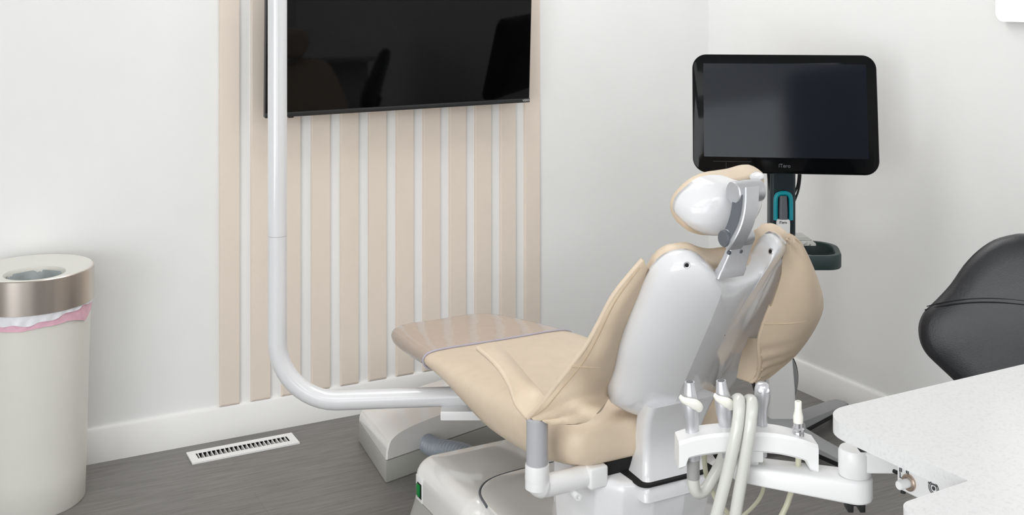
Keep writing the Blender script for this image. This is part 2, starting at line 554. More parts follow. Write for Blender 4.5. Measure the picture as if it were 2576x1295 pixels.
o = obj('bag_lining', bm, 'bag_inside', bl, smooth=60)

# ================================================================== television
TVB, TVT = 1.0665, 1.634
TVL, TVR = 0.972, 1.9635
TVY = 3.565
tilt = math.radians(3.8); roll = math.radians(-0.55)
tvm = Matrix.Translation(Vector(((TVL + TVR) / 2, TVY, TVB))) @ Matrix.Rotation(roll, 4, 'Y') @ Matrix.Rotation(tilt, 4, 'X')
tw, th = (TVR - TVL), TVT - TVB
t = thing('television', 'large black flat television tilted forward on the beige slatted wall', 'television', (TVL + tw / 2, TVY, TVB))
bm = bmesh.new()
box(bm, (-tw / 2, 0.0, 0), (tw / 2, 0.022, th), 0.002)
for q in bm.verts: q.co = tvm @ q.co
obj('housing', bm, 'tv_bezel', t)
bm = bmesh.new()
box(bm, (-tw / 2 + 0.05, 0.022, 0.05), (tw / 2 - 0.05, 0.05, th - 0.15), 0.01, M=tvm)
obj('rear_cover', bm, 'black_plastic', t)
bm = bmesh.new()
box(bm, (-tw / 2 + 0.003, -0.0012, 0.0165), (tw / 2 - 0.003, 0.001, th - 0.003), M=tvm)
obj('screen', bm, 'tv_screen', t)
bm = bmesh.new()
box(bm, (-tw / 2, -0.003, 0), (tw / 2, 0.002, 0.0155), 0.001, M=tvm)
bz = obj('bottom_bezel', bm, 'tv_bezel', t)
lettering('logo', 'VIZIO', 0.0105, tvm @ Vector((tw / 2 - 0.0165, -0.0036, 0.0078)), tvm.to_3x3() @ Vector((1, 0, 0)), tvm.to_3x3() @ Vector((0, 0, 1)), 'logo_white', bz, bold=0.0001, sx=1.05)
bm = bmesh.new()
box(bm, (-tw / 2 + 0.08, 0.003, -0.005), (-tw / 2 + 0.098, 0.018, 0.002), 0.0015, M=tvm)
obj('infrared_sensor', bm, 'black_plastic', t)
bm = bmesh.new()
box(bm, (1.30, 3.63, 1.22), (1.62, 3.657 - ST - 0.0005, 1.50), 0.002)
box(bm, (1.36, 3.575, 1.25), (1.40, 3.632, 1.47), 0.002); box(bm, (1.52, 3.575, 1.25), (1.56, 3.632, 1.47), 0.002)
obj('wall_mount', bm, 'black_plastic', t)

# ================================================================== lamp post of the dental light
D0 = 3.075
PZ = 0.328
pr = 0.0268
pts = []
Rb = 0.165
xv = (698 - CX) / FPX * D0
xe = (1175 - CX) / FPX * D0
for z in (2.6, 2.2, 1.8, 1.45, 1.2, 1.0, 0.8, 0.6): pts.append(cam2w(xv, D0, z))
for k in range(13):
    a = PI * 0.5 * k / 12
    pts.append(cam2w(xv + Rb * (1 - math.cos(a)), D0, PZ + Rb - Rb * math.sin(a)))
for s in (0.3, 0.6, 1.0): pts.append(cam2w(xv + Rb + (xe - xv - Rb) * s, D0 + 0.03 * s, PZ + 0.002 * s))
lp = thing('lamp_post', 'white bent tube post rising past the television from under the dental chair', 'post', pts[-1])
bm = bmesh.new(); tube(bm, pts, pr, 28); obj('tube', bm, 'white_shell', lp)
bm = bmesh.new()
zj = CAMH - 592 / FPX * D0
lathe(bm, [(pr + 0.0003, -0.0008), (pr + 0.0004, 0), (pr + 0.0003, 0.0008)], cam2w(xv, D0, zj), n=28)
obj('joint_ring', bm, 'grey_plastic', lp)
bm = bmesh.new()
c = cam2w((1150 - CX) / FPX * D0, D0 + 0.02, PZ - 0.032)
M = Matrix.Translation(c) @ Matrix.Rotation(-YAW, 4, 'Z')
box(bm, (-0.045, -0.05, -0.014), (0.07, 0.05, 0.012), 0.003, M=M)
obj('mounting_block', bm, 'white_plastic', lp)

# ================================================================== utility box on the floor
ub = thing('utility_box', 'low grey and white floor box under the foot of the dental chair', 'junction box', (1.35, 3.2, 0))
A0, A1 = Vector((1.207, 3.084, 0)), Vector((1.243, 3.42, 0))      # left edge, near to far
B0 = Vector((1.72, 3.215, 0))
def ubox(profile, z0):
    rings = []
    for base, k in ((A0, 0.0), (A1, 1.0)):
        d = (B0 - A0)
        rings.append([base + d * s + Vector((0, 0, z if z < 0.07 or k == 0 else 0.067 + (z - 0.067) * 0.6)) for s, z in profile])
    return rings
bm = bmesh.new()
loft(bm, ubox([(0, 0), (0, 0.066), (1, 0.066), (1, 0)], 0))
bmesh.ops.bevel(bm, geom=bm.edges[:], offset=0.004, segments=2, affect='EDGES', profile=0.5)
obj('plinth', bm, 'grey_plinth', ub)
prof = [(0.004, 0.067), (0.007, 0.092)] + crom([(0.018, 0.112), (0.036, 0.125), (0.09, 0.138), (0.19, 0.147), (0.33, 0.152), (0.6, 0.157), (0.97, 0.158)], 4) + [(0.995, 0.15), (0.995, 0.067)]
bm = bmesh.new()
R = ubox(prof, 0)
d = (A1 - A0).normalized()
cen0 = sum(R[0], Vector()) / len(R[0])
r0 = [p + d * 0.001 + (cen0 - p) * 0.03 for p in R[0]]
loft(bm, [r0, [p + d * 0.008 for p in R[0]], R[1], ])
obj('cover', bm, 'cover_gloss', ub, smooth=30)
# corrugated hose from box to chair base
bm = bmesh.new()
hp = crom([onz(1070, 1150, 0.05) + Vector((0.03, 0.16, 0.03)), onz(1085, 1122, 0.08), onz(1100, 1128, 0.10) + Vector((0.05, -0.06, 0)), onz(1150, 1150, 0.10) + Vector((0.06, -0.1, 0))], 18)
hp = resample(hp, 200)
tube(bm, hp, [0.027 + 0.0026 * math.sin(i * 2 * PI / 6.0) for i in range(200)], 24)
obj('corrugated_hose', bm, 'corrugated', ub)

# ================================================================== dental chair
CXC = 1.455
ch = thing('dental_chair', 'beige dental chair with white back shell facing the television wall', 'dental chair', (CXC, 2.45, 0))

# --- floor base
def rrect(x0, x1, y0, y1, r, n=8):
    return round_poly([(x0, y0), (x1, y0), (x1, y1), (x0, y1)], r, n)

bm = bmesh.new()
lv = [(0.0, 0.04), (0.012, 0.04), (0.03, 0.025), (0.085, 0.008), (0.10, 0.004)]
loft(bm, [[Vector((x, y, z)) for x, y in rrect(1.165 - g, 1.745 + g, 1.90 - g, 2.80 + g, 0.07 + g)] for z, g in lv])
obj('base_plinth', bm, 'grey_plinth', ch, smooth=30)
bm = bmesh.new()
lv = [(0.101, 0.0), (0.15, 0.0)] + [(0.15 + 0.055 * math.sin(a), -0.06 * (1 - math.cos(a))) for a in [PI / 2 * k / 8 for k in range(1, 8)]] + [(0.206, -0.075)]
loft(bm, [[Vector((x, y, z + 0.010 * (2.8 - y) * (1 if z > 0.15 else 0))) for x, y in rrect(1.165 - g, 1.745 + g, 2.42 - g, 2.80 + g, max(0.012, 0.06 + g))] for z, g in lv])
obj('base_cover', bm, 'cover_gloss', ch, smooth=50)
# rear, lower cover with a curved leading edge
bm = bmesh.new()
poly = [(1.20, 1.95), (1.71, 1.95), (1.71, 2.52)] + crom([(1.55, 2.54), (1.38, 2.545), (1.28, 2.53), (1.225, 2.48), (1.205, 2.40)], 5)
lv = [(0.10, 0.0), (0.203, 0.0), (0.2065, 0.003), (0.2075, 0.008), (0.2055, 0.10), (0.196, 0.25)]
cx_, cy_ = 1.455, 2.25
loft(bm, [[Vector((x + (cx_ - x) * g * 2.5, y + (cy_ - y) * g * 2.5, z + 0.012 * (y - 1.95))) for x, y in poly] for z, g in lv])
obj('lift_cover', bm, 'cover_gloss', ch, smooth=35)
bm = bmesh.new()
gp = [Vector((x - (1.455 - x) * 0.006, y - (2.25 - y) * 0.006, 0.2035 + 0.012 * (y - 1.95))) for x, y in poly[2:]]
tube(bm, gp, 0.0032, 8)
obj('cover_gasket', bm, 'dark_grey', ch)
# mains switch on the left face of the base
sw = onX(1052, 1229, 1.162)
bm = bmesh.new(); box(bm, (1.1638, sw.y - 0.022, sw.z - 0.036), (1.170, sw.y + 0.020, sw.z + 0.032), 0.0005)
pl_ = obj('switch_plate', bm, 'white_plastic', ch)
bm = bmesh.new(); box(bm, (1.1630, sw.y - 0.018, sw.z - 0.024), (1.166, sw.y + 0.010, sw.z + 0.016), 0.0003)
obj('switch_recess', bm, 'matte_black', pl_)
bm = bmesh.new(); box(bm, (1.1595, sw.y - 0.010, sw.z - 0.019), (1.165, sw.y + 0.010, sw.z + 0.012), 0.001)
o = obj('power_switch', bm, 'switch_green', pl_); o['label'] = 'green rocker switch'

# --- lift column and saddle casting under the seat
bm = bmesh.new()
loft(bm, [[Vector((x, y, z)) for x, y in rrect(1.37, 1.58, 2.10 - q, 2.40, 0.05)] for z, q in ((0.19, -0.06), (0.24, 0.0), (0.30, 0.04))])
obj('lift_column', bm, 'white_shell', ch)
bm = bmesh.new()
def saddle_ring(z, g):
    pts_ = [(1.292, 2.14), (1.300, 2.055), (1.335, 2.0), (1.40, 1.972), (1.475, 1.962), (1.55, 1.972), (1.60, 2.0), (1.625, 2.06), (1.63, 2.14), (1.63, 2.24), (1.292, 2.24)]
    pts_ = round_poly(pts_, 0.02, 4)
    gx, gy = g
    return [Vector((1.46 + (x - 1.46) * gx, 2.24 + (y - 2.24) * gy, z)) for x, y in pts_]
loft(bm, [saddle_ring(z, g) for z, g in ((0.212, (0.95, 0.80)), (0.25, (0.965, 0.87)), (0.29, (0.985, 0.935)), (0.325, (0.995, 0.97)), (0.355, (1.0, 0.99)), (0.372, (1.0, 1.0)), (0.383, (0.995, 0.992)), (0.391, (0.975, 0.975)), (0.395, (0.94, 0.95)), (0.396, (0.6, 0.6)))])
sad = obj('seat_saddle', bm, 'white_shell', ch, smooth=50)
bm = bmesh.new()
box(bm, (1.325, 2.05, 0.392), (1.60, 2.62, 0.425), 0.004)
box(bm, (1.33, 2.55, 0.36), (1.58, 2.9, 0.40), 0.004)
obj('seat_plate', bm, 'matte_black', ch)
bm = bmesh.new()
box(bm, (1.40, 2.01, 0.388), (1.43, 2.05, 0.4), 0.002)
obj('plate_clip', bm, 'dark_grey', ch)

# --- seat upholstery: loft along Y
SEC = [  # y, half width, z bottom, z top, edge radius factor
    (2.030, 0.170, 0.452, 0.500),
    (2.040, 0.205, 0.432, 0.516),
    (2.070, 0.228, 0.418, 0.524),
    (2.130, 0.240, 0.402, 0.523),
    (2.230, 0.246, 0.384, 0.512),
    (2.350, 0.249, 0.376, 0.500),
    (2.460, 0.250, 0.378, 0.492),
    (2.580, 0.249, 0.396, 0.486),
    (2.700, 0.246, 0.414, 0.479),
    (2.820, 0.240, 0.418, 0.467),
    (2.950, 0.229, 0.405, 0.453),
    (3.080, 0.212, 0.391, 0.440),
    (3.170, 0.194, 0.382, 0.430),
    (3.220, 0.170, 0.379, 0.423),
    (3.245, 0.130, 0.380, 0.417),
    (3.256, 0.085, 0.388, 0.408),
]
def seat_ring(y, w, zb, zt, off=0.0):
    h = zt - zb
    half = [(0.0, 0.0), (0.55, 0.0), (0.80, 0.02), (0.93, 0.13), (0.985, 0.33), (1.0, 0.55), (0.985, 0.74), (0.94, 0.88), (0.85, 0.965), (0.65, 1.0), (0.35, 0.985)]
    pts_ = [(a * w, zb + b_ * h) for a, b_ in half] + [(0.0, zb + h * 0.98)]
    full = pts_ + [(-a, z) for a, z in reversed(pts_[1:-1])]
    out = []
    for a, z in full:
        cz = zb + h * 0.5
        n_ = Vector((a / (w * w), 0, (z - cz) / (h * h * 0.3)))
        n_ = n_.normalized() if n_.length > 0 else Vector((0, 0, 1))
        out.append(Vector((CXC + a, y, z)) + n_ * off)
    return out
SECI = crom(SEC, 4)
bm = bmesh.new()
loft(bm, [seat_ring(*s) for s in SECI])
obj('seat_cushion', bm, 'vinyl_tan', ch, smooth=80)
bm = bmesh.new()
rings = [seat_ring(*s, off=0.0025) for s in SECI if s[0] >= 2.818]
last = rings[-1]
rings.append([p + Vector((0, 0.003, 0)) for p in last])
loft(bm, rings, cap=False)
bm.faces.new([bm.verts.new(p) for p in rings[-1]])
fc = obj('foot_cover', bm, 'clear_vinyl', ch, smooth=80); fc['label'] = 'clear plastic sleeve over the foot end'
bm = bmesh.new()
e = seat_ring(2.816, *crom([s[1:] for s in SEC if s[0] == 2.820] * 2, 1)[0], off=0.003)
e = crom([tuple(p) for p in e], 4, closed=True); e.append(e[0])
tube(bm, e, 0.0028, 8, cap=False)
obj('sleeve_piping', bm, 'piping_lilac', fc)

# --- back support column
bm = bmesh.new()
colr = []
for z, yb, hw, dep in ((0.36, 2.055, 0.098, 0.095), (0.375, 2.053, 0.096, 0.09), (0.39, 2.05, 0.090, 0.080), (0.41, 2.046, 0.083, 0.066), (0.44, 2.04, 0.0785, 0.054), (0.47, 2.034, 0.079, 0.048), (0.50, 2.024, 0.083, 0.046), (0.535, 2.01, 0.089, 0.046), (0.57, 1.99, 0.092, 0.046)):
    cxx = 1.462
    pts_ = round_poly([(cxx - hw, yb - dep), (cxx + hw, yb - dep), (cxx + hw * 0.9, yb + 0.01), (cxx - hw * 0.9, yb + 0.01)], 0.014, 5)
    colr.append([Vector((x, y, z)) for x, y in pts_])
colr = [[Vector(p) for p in row] for row in zip(*[crom([tuple(r_[i]) for r_ in colr], 3) for i in range(len(colr[0]))])]
loft(bm, colr)
obj('back_column', bm, 'white_shell', ch, smooth=50)
bm = bmesh.new()
poly = rrect(1.462 - 0.101, 1.462 + 0.101, 1.962, 2.085, 0.02)
loft(bm, [[Vector((x, y, z)) for x, y in poly] for z in (0.392, 0.3972)])
obj('column_gasket', bm, 'matte_black', ch)

# --- backrest frame: a lateral, b up the back, c rearwards
BO = Vector((CXC, 2.024, 0.525))
UB = Vector((0, -0.5415, 0.8407)); NB = Vector((0, -0.8407, -0.5415))
def bk(a, b_, c): return BO + Vector((a, 0, 0)) + UB * b_ + NB * c
def on_back(px, py, c):
    r_ = Vector(ray(px, py)); o_ = Vector((0, 0, CAMH))
    tt = ((BO + NB * c) - o_).dot(NB) / r_.dot(NB)
    p = o_ + r_ * tt - BO
    return p.x, p.dot(UB)
SHELL = [(1526, 994), (1531, 963), (1541, 919), (1546, 884), (1553, 850), (1573, 800), (1598, 746), (1616, 709), (1635, 678), (1663, 647), (1693, 632),
         (1724, 629), (1746, 634), (1766, 646), (1783, 662), (1800, 676), (1818, 684), (1840, 686), (1866, 682), (1890, 672), (1908, 655), (1922, 628), (1937, 605),
         (1955, 595), (1971, 600), (1981, 616), (1983, 636), (1977, 664), (1965, 709), (1950, 755), (1931, 800), (1909, 850), (1895, 881), (1871, 919),
         (1854, 950), (1830, 984), (1792, 1010), (1754, 1024), (1713, 1034), (1655, 1039), (1603, 1036), (1569, 1024), (1540, 1007)]
def side(px, py, x0, y0, hx, hy):
    q = max(-1.0, min(1.0, (-(px - x0) / hx - (py - y0) / hy) / 1.2))
    return 0.5 + 0.5 * q
def shell_c(a): return -0.055 * (min(abs(a), 0.215) / 0.19) ** 2.2
SO = []
for px, py in SHELL:
    a, b_ = on_back(px, py, 0.0)
    t_ = side(px, py, 1755, 830, 230, 210)
    for _ in range(8):
        a, b_ = on_back(px, py, shell_c(a) + 0.002 - 0.034 * t_)
    SO.append((a, b_))
SO = crom(SO, 3, closed=True)
sc_ = (sum(p[0] for p in SO) / len(SO), sum(p[1] for p in SO) / len(SO))
def s_ring(k, dc):
    return [bk(sc_[0] + (a - sc_[0]) * k, sc_[1] + (b_ - sc_[1]) * k, shell_c(sc_[0] + (a - sc_[0]) * k) + dc) for a, b_ in SO]
bm = bmesh.new()
loft(bm, [s_ring(0.975, -0.042), s_ring(0.995, -0.030), s_ring(1.0, -0.016), s_ring(0.998, -0.006), s_ring(0.985, 0.004), s_ring(0.955, 0.010), s_ring(0.9, 0.0125), s_ring(0.8, 0.014), s_ring(0.6, 0.016),
          s_ring(0.4, 0.017), s_ring(0.2, 0.018), s_ring(0.05, 0.018)])
def spt(px, py):
    a, b_ = on_back(px, py, 0.0)
    for _ in range(6): a, b_ = on_back(px, py, shell_c(a) + 0.014)
    return bk(a, b_, 0)
def crease(p1, p2):
    A_, B_ = spt(*p1), spt(*p2)
    pn = (B_ - A_).cross(NB).normalized()
    if pn.x < 0: pn = -pn
    g_ = bmesh.ops.bisect_plane(bm, geom=bm.verts[:] + bm.edges[:] + bm.faces[:], dist=1e-5, plane_co=A_, plane_no=pn)
    for e_ in g_['geom_cut']:
        if isinstance(e_, bmesh.types.BMEdge): e_.smooth = False
    return A_, pn
import bisect as _bs
pol = sorted((math.atan2(b_ - sc_[1], a - sc_[0]), math.hypot(b_ - sc_[1], a - sc_[0])) for a, b_ in SO)
def inner(co):
    q = co - BO; a, b_ = q.x - sc_[0], q.dot(UB) - sc_[1]
    i_ = _bs.bisect_left(pol, (math.atan2(b_, a),))
    R_o = 0.5 * (pol[i_ % len(pol)][1] + pol[i_ - 1][1])
    t_ = max(0.0, min(1.0, (1.0 - math.hypot(a, b_) / R_o) / 0.2))
    return t_ * t_ * (3 - 2 * t_)
A1_, n1_ = crease((1822, 680), (1675, 1025)); A2_, n2_ = crease((1884, 680), (1818, 950))
for v_ in bm.verts:
    d1, d2 = (v_.co - A1_).dot(n1_), (v_.co - A2_).dot(n2_)
    dc_ = 0.017 * max(0, 1 + d1 / 0.26) if d1 < 0 else 0.017 - 0.19 * d1
    if d2 > 0: dc_ += 0.13 * d2
    v_.co += NB * (max(dc_, -0.004) * inner(v_.co))
bsh = obj('back_shell', bm, 'white_shell', ch, smooth=None)
for px, py in ((1728, 667), (1938.5, 632)):
    dr_ = Vector(ray(px, py)).normalized()
    bpy.context.view_layer.update()
    ok_, p, nn, _i = bsh.ray_cast(Vector((0, 0, CAMH)) - ORI['dental_chair'], dr_)
    p = p + ORI['dental_chair']
    bm = bmesh.new(); lathe(bm, [(0.0068, -0.006), (0.0068, 0.0004), (0.0060, 0.0010), (0.0042, 0.0008), (0.0036, -0.001)], p, nn, 20)
    so = obj('shell_screw', bm, 'chrome', bsh)
    bm = bmesh.new(); lathe(bm, [(0.0040, -0.001), (0.0040, 0.0005)], p, nn, 16)
    bm2 = bm
    obj('screw_socket', bm2, 'matte_black', ch)

# upholstery pad in front of the shell
PADL = [(1540, 990), (1550, 900), (1580, 800), (1612, 722), (1620, 680), (1640, 640), (1672, 615), (1709, 608.5), (1734, 610), (1758, 621), (1780, 628), (1802, 630), (1840, 628), (1868, 632),
        (1886, 622), (1899, 606), (1913, 588), (1937, 573), (1956, 571), (1975, 579), (1986, 598), (1988, 630), (1980, 690), (1960, 760), (1935, 820), (1910, 870), (1870, 930), (1830, 975), (1750, 1005), (1650, 1015), (1580, 1010)]
PO = []
for px, py in PADL:
    a, b_ = on_back(px, py, -0.06)
    t_ = side(px, py, 1755, 830, 230, 210)
    for _ in range(12): a, b_ = on_back(px, py, shell_c(a) - 0.03 - 0.04 * t_)
    PO.append((a, b_))
PO = crom(PO, 3, closed=True)
def p_ring(k, dc):
    return [bk(sc_[0] + (a - sc_[0]) * k, sc_[1] + (b_ - sc_[1]) * k, shell_c(sc_[0] + (a - sc_[0]) * k) + dc) for a, b_ in PO]
bm = bmesh.new()
loft(bm, [p_ring(0.8, -0.025), p_ring(0.95, -0.026), p_ring(0.985, -0.032), p_ring(1.0, -0.045), p_ring(0.998, -0.06), p_ring(0.975, -0.074), p_ring(0.93, -0.082), p_ring(0.8, -0.086), p_ring(0.5, -0.088), p_ring(0.1, -0.088)])
obj('back_pad', bm, 'vinyl_tan', ch, smooth=80)

# --- arm slings
def outw(p): return Vector((-p.x, -p.y, 0.7 - p.z)).normalized() * 0.0062
def sling_rows(O, I, bulge, n=36, m_=11, wr=None):
    O = resample(crom([tuple(p) for p in O], 6), n); I = resample(crom([tuple(p) for p in I], 6), n)
    rows = []
    for i, (p, q) in enumerate(zip(O, I)):
        s = i / (n - 1)
        row = []
        for j in range(m_):
            t_ = j / (m_ - 1)
            d = bulge * math.sin(PI * t_) * math.sin(PI * min(1, s * 1.15 + 0.05)) ** 0.7
            v_ = p.lerp(q, t_) + d
            if wr: v_ = v_ + wr(s, t_)
            row.append(v_)
        rows.append(row)
    return rows, O, I

OL = [onX(*p) for p in ((1617, 653, 1.29), (1579, 697, 1.264), (1540, 748, 1.24), (1505, 815, 1.222), (1475, 868, 1.207), (1437, 920, 1.187), (1397, 972, 1.167), (1362, 1018, 1.150), (1328, 1050, 1.136))]
def beh(px, py, dc):
    a, b_ = on_back(px, py, 0.0)
    for _ in range(8): a, b_ = on_back(px, py, shell_c(a) + dc)
    return bk(a, b_, shell_c(a) + dc)
IL = [beh(1634, 676, -0.062), beh(1622, 715, -0.062), beh(1606, 752, -0.062), beh(1586, 800, -0.062), beh(1570, 850, -0.062), beh(1560, 905, -0.062), beh(1552, 945, -0.06), beh(1540, 985, -0.058)] + [onX(*p) for p in ((1510, 1032, 1.247), (1470, 1060, 1.22), (1425, 1067, 1.19), (1385, 1061, 1.166))]
nn = Vector((-0.02, -0.028, -0.012))
def wrL(s, t_):
    return Vector((-0.5, -0.8, 0)) * (0.006 * math.exp(-((t_ - 0.55 + 0.2 * s) / 0.12) ** 2) * max(0, 1 - s * 2.2) * -1 + 0.0018 * math.sin(t_ * 16 + s * 22) * (0.3 + s))
rows, OLs, ILs = sling_rows(OL, IL, nn, wr=wrL)
bm = bmesh.new(); sheet(bm, rows, 0.010)
slL = obj('arm_sling', bm, 'vinyl_sling', ch, smooth=80)
bm = bmesh.new(); tube(bm, OLs, 0.0056, 10); obj('sling_piping', bm, 'vinyl_tan', slL)
def height_px(p):
    return (CAMH - p.z) / (p.x * FX + p.y * UX) * FPX
def seam_pts(rows_, yO, yI, sag=0.0):
    nr, nc = len(rows_), len(rows_[0])
    out = []
    for j in range(nc):
        t_ = j / (nc - 1)
        yy = yO + (yI - yO) * t_ + sag * math.sin(PI * t_)
        for i_ in range(nr - 1):
            ya, yb = height_px(rows_[i_][j]), height_px(rows_[i_ + 1][j])
            if (ya - yy) * (yb - yy) <= 0 and ya != yb:
                p = rows_[i_][j].lerp(rows_[i_ + 1][j], (yy - ya) / (yb - ya)); break
        else: continue
        out.append(p + outw(p))
    return out
bm = bmesh.new()
tube(bm, seam_pts(rows, 919, 922, 2), 0.0015, 6); obj('stitching', bm, 'thread', slL)
bm = bmesh.new()
tube(bm, [r_[1] + outw(r_[1]) for r_ in rows[1:]], 0.0009, 6); obj('stitching', bm, 'vinyl_dark_tan', slL)
# front strap of the left arm
SL = [onX(*p) for p in ((1203, 876, 1.118), (1235, 903, 1.12), (1262, 934, 1.122), (1284, 972, 1.125), (1297, 1010, 1.13), (1310, 1030, 1.133), (1328, 1050, 1.136))]
SR = [onX(*p) for p in ((1242, 867, 1.178), (1275, 893, 1.184), (1306, 930, 1.188), (1340, 970, 1.188), (1366, 1000, 1.18), (1374, 1012, 1.17), (1366, 1022, 1.158))]
rows2, a_, b2_ = sling_rows(SL, SR, Vector((0, 0, 0.008)), n=26, m_=9)
bm = bmesh.new(); sheet(bm, rows2, 0.012)
obj('arm_strap', bm, 'vinyl_tan', slL, smooth=80)
bm = bmesh.new(); tube(bm, a_, 0.0062, 10); tube(bm, b2_, 0.0062, 10); tube(bm, [a_[0], rows2[0][3], rows2[0][5], b2_[0]], 0.0062, 10)
obj('strap_edge', bm, 'vinyl_tan', slL)

ORr = [onY(*p) for p in ((1984, 592, 1.842), (2010, 612, 1.85), (2040, 672, 1.868), (2058, 722, 1.885), (2066, 762, 1.90), (2060, 793, 1.915), (2037, 838, 1.94), (2000, 888, 1.965), (1957, 926, 1.99), (1925, 950, 2.005), (1903, 958, 2.01))]
IR = [onY(*p) for p in ((1975, 600, 1.85), (1972, 650, 1.862), (1960, 705, 1.875), (1944, 755, 1.89), (1926, 800, 1.905), (1912, 842, 1.92), (1909, 875, 1.935), (1912, 905, 1.95), (1910, 930, 1.97), (1903, 950, 1.99), (1890, 960, 2.0))]
def wrR(s, t_):
    w = 0.0
    if s < 0.3: w += 0.005 * math.sin(t_ * 14 + s * 25) * (0.3 - s) / 0.3
    if s > 0.55: w += 0.0055 * math.sin(s * 62 - t_ * 7) * min(1, (s - 0.55) * 5) * t_
    return Vector((0.3, -0.9, 0)) * w
rowsR, ORs, IRs = sling_rows(ORr, IR, Vector((0.012, -0.03, -0.006)), wr=wrR)
bm = bmesh.new(); sheet(bm, rowsR, 0.010)
slR = obj('arm_sling', bm, 'vinyl_sling', ch, smooth=80)
bm = bmesh.new(); tube(bm, ORs, 0.0056, 10); tube(bm, IRs[14:], 0.0052, 10); obj('sling_piping', bm, 'vinyl_sling', slR)
bm = bmesh.new()
tube(bm, seam_pts(rowsR, 771, 812, 14), 0.0015, 6); obj('stitching', bm, 'thread', slR)
bm = bmesh.new()
tube(bm, [r_[1] + outw(r_[1]) for r_ in rowsR[1:]], 0.0009, 6); obj('stitching', bm, 'vinyl_dark_tan', slR)
SL = [onY(*p) for p in ((1885, 850, 2.02), (1872, 885, 2.03), (1862, 918, 2.035), (1857, 946, 2.04))]
SR = [onY(*p) for p in ((1908, 850, 1.93), (1910, 890, 1.95), (1911, 925, 1.975), (1893, 958, 2.0))]
rows2, a_, b2_ = sling_rows(SL, SR, Vector((0.0, 0.0, -0.004)), n=20, m_=9)
bm = bmesh.new(); sheet(bm, rows2, 0.010)
obj('arm_strap', bm, 'vinyl_tan', slR, smooth=80)
bm = bmesh.new(); tube(bm, crom([rows2[-1][k] for k in (0, 2, 4, 6, 8)], 3), 0.0056, 10); obj('strap_edge', bm, 'vinyl_tan', slR)

# --- left arm post and elbow
PX, PY = 1.155, 2.062
bm = bmesh.new()
lathe(bm, [(0.0235, 0.4525), (0.0235, 0.548), (0.020, 0.552)], Vector((PX, PY, 0)), n=28)
obj('arm_post', bm, 'grey_plastic', ch)
bm = bmesh.new()
lathe(bm, [(0.0262, 0.40), (0.0262, 0.448), (0.0255, 0.4515), (0.0225, 0.4522)], Vector((PX, PY, 0)), n=28)
ep = [Vector((PX, PY, 0.43)), Vector((PX, PY, 0.418)), Vector((PX + 0.006, PY, 0.406)), Vector((PX + 0.02, PY, 0.4005)), Vector((PX + 0.045, PY, 0.4)), Vector((PX + 0.09, PY + 0.0, 0.4)), Vector((PX + 0.145, PY + 0.0, 0.402))]
tube(bm, crom(ep, 5), [0.0262] * 6 + [0.0262] * 8 + [0.024] * 17, 24)
el = obj('arm_elbow', bm, 'white_plastic', ch, smooth=50)
bm = bmesh.new()
box(bm, (PX + 0.118, PY - 0.028, 0.378), (PX + 0.165, PY + 0.03, 0.426), 0.006, 3)
obj('elbow_hub', bm, 'white_plastic', el)
bm = bmesh.new()
pz = onY(1451, 1247, PY - 0.02)
lathe(bm, [(0.0085, -0.02), (0.0085, 0.006), (0.0078, 0.008), (0.004, 0.008), (0.0035, 0.004)], pz, Vector((-0.1, -1, 0)), 20)
obj('elbow_screw', bm, 'white_plastic', el)

# --- headrest
HO = Vector((CXC, 1.826, 1.026))
HU = Vector((0, -0.30, 0.954)).normalized(); HN = Vector((0, -0.954, -0.30)).normalized()
def hd(a, b_, c): return HO + Vector((a, 0, 0)) + HU * b_ + HN * c
def on_head(px, py, c):
    r_ = Vector(ray(px, py)); o_ = Vector((0, 0, CAMH))
    tt = ((HO + HN * c) - o_).dot(HN) / r_.dot(HN)
    p = o_ + r_ * tt - HO
    return p.x, p.dot(HU)
def blob(outline, levels, cfun, ca, cb):
    O = []
    for px, py in outline:
        c0 = cb + (ca - cb) * side(px, py, 1800, 505, 115, 85)
        a, b_ = on_head(px, py, c0)
        for _ in range(6): a, b_ = on_head(px, py, cfun(max(-.16, min(.16, a))) + c0)
        O.append((a, b_))
    O = crom(O, 4, closed=True)
    cc = (sum(p[0] for p in O) / len(O), sum(p[1] for p in O) / len(O))
    return [[hd(cc[0] + (a - cc[0]) * k, cc[1] + (b_ - cc[1]) * k, cfun(cc[0] + (a - cc[0]) * k) + dc) for a, b_ in O] for k, dc in levels]
cf = lambda a: -1.6 * max(0, abs(a) - 0.02) ** 2
HSH = [(1700, 520), (1703, 504), (1713, 489), (1729, 474), (1747, 459), (1766, 449.5), (1796, 445.5), (1826, 448), (1850, 452), (1878, 458), (1898, 466), (1909, 480), (1910, 500), (1900, 530), (1880, 565), (1850, 583), (1820, 590), (1790, 589), (1764, 585), (1734, 570), (1712, 551), (1702, 537)]
bm = bmesh.new()
loft(bm, blob(HSH, [(0.97, -0.045), (0.997, -0.03), (1.0, -0.018), (0.99, -0.006), (0.96, 0.004), (0.9, 0.014), (0.8, 0.024), (0.65, 0.032), (0.45, 0.037), (0.25, 0.039), (0.05, 0.04)], cf, -0.038, 0.0))
hsh = obj('headrest_shell', bm, 'white_shell', ch, smooth=80)
HPD = [(1913, 437), (1907, 425), (1894, 420.5), (1876, 423), (1851, 429), (1817, 432), (1786, 434), (1755, 441.7), (1727, 457), (1703, 480), (1690, 502), (1687.5, 520.5), (1693, 540), (1706, 560.6), (1724, 574.5), (1755, 585), (1800, 590), (1850, 585), (1885, 560), (1908, 520), (1920, 470)]
bm = bmesh.new()
loft(bm, blob(HPD, [(0.9, -0.02), (0.97, -0.022), (0.99, -0.028), (1.0, -0.042), (0.995, -0.056), (0.97, -0.068), (0.92, -0.076), (0.8, -0.082), (0.5, -0.085), (0.1, -0.085)], cf, -0.066, -0.026))
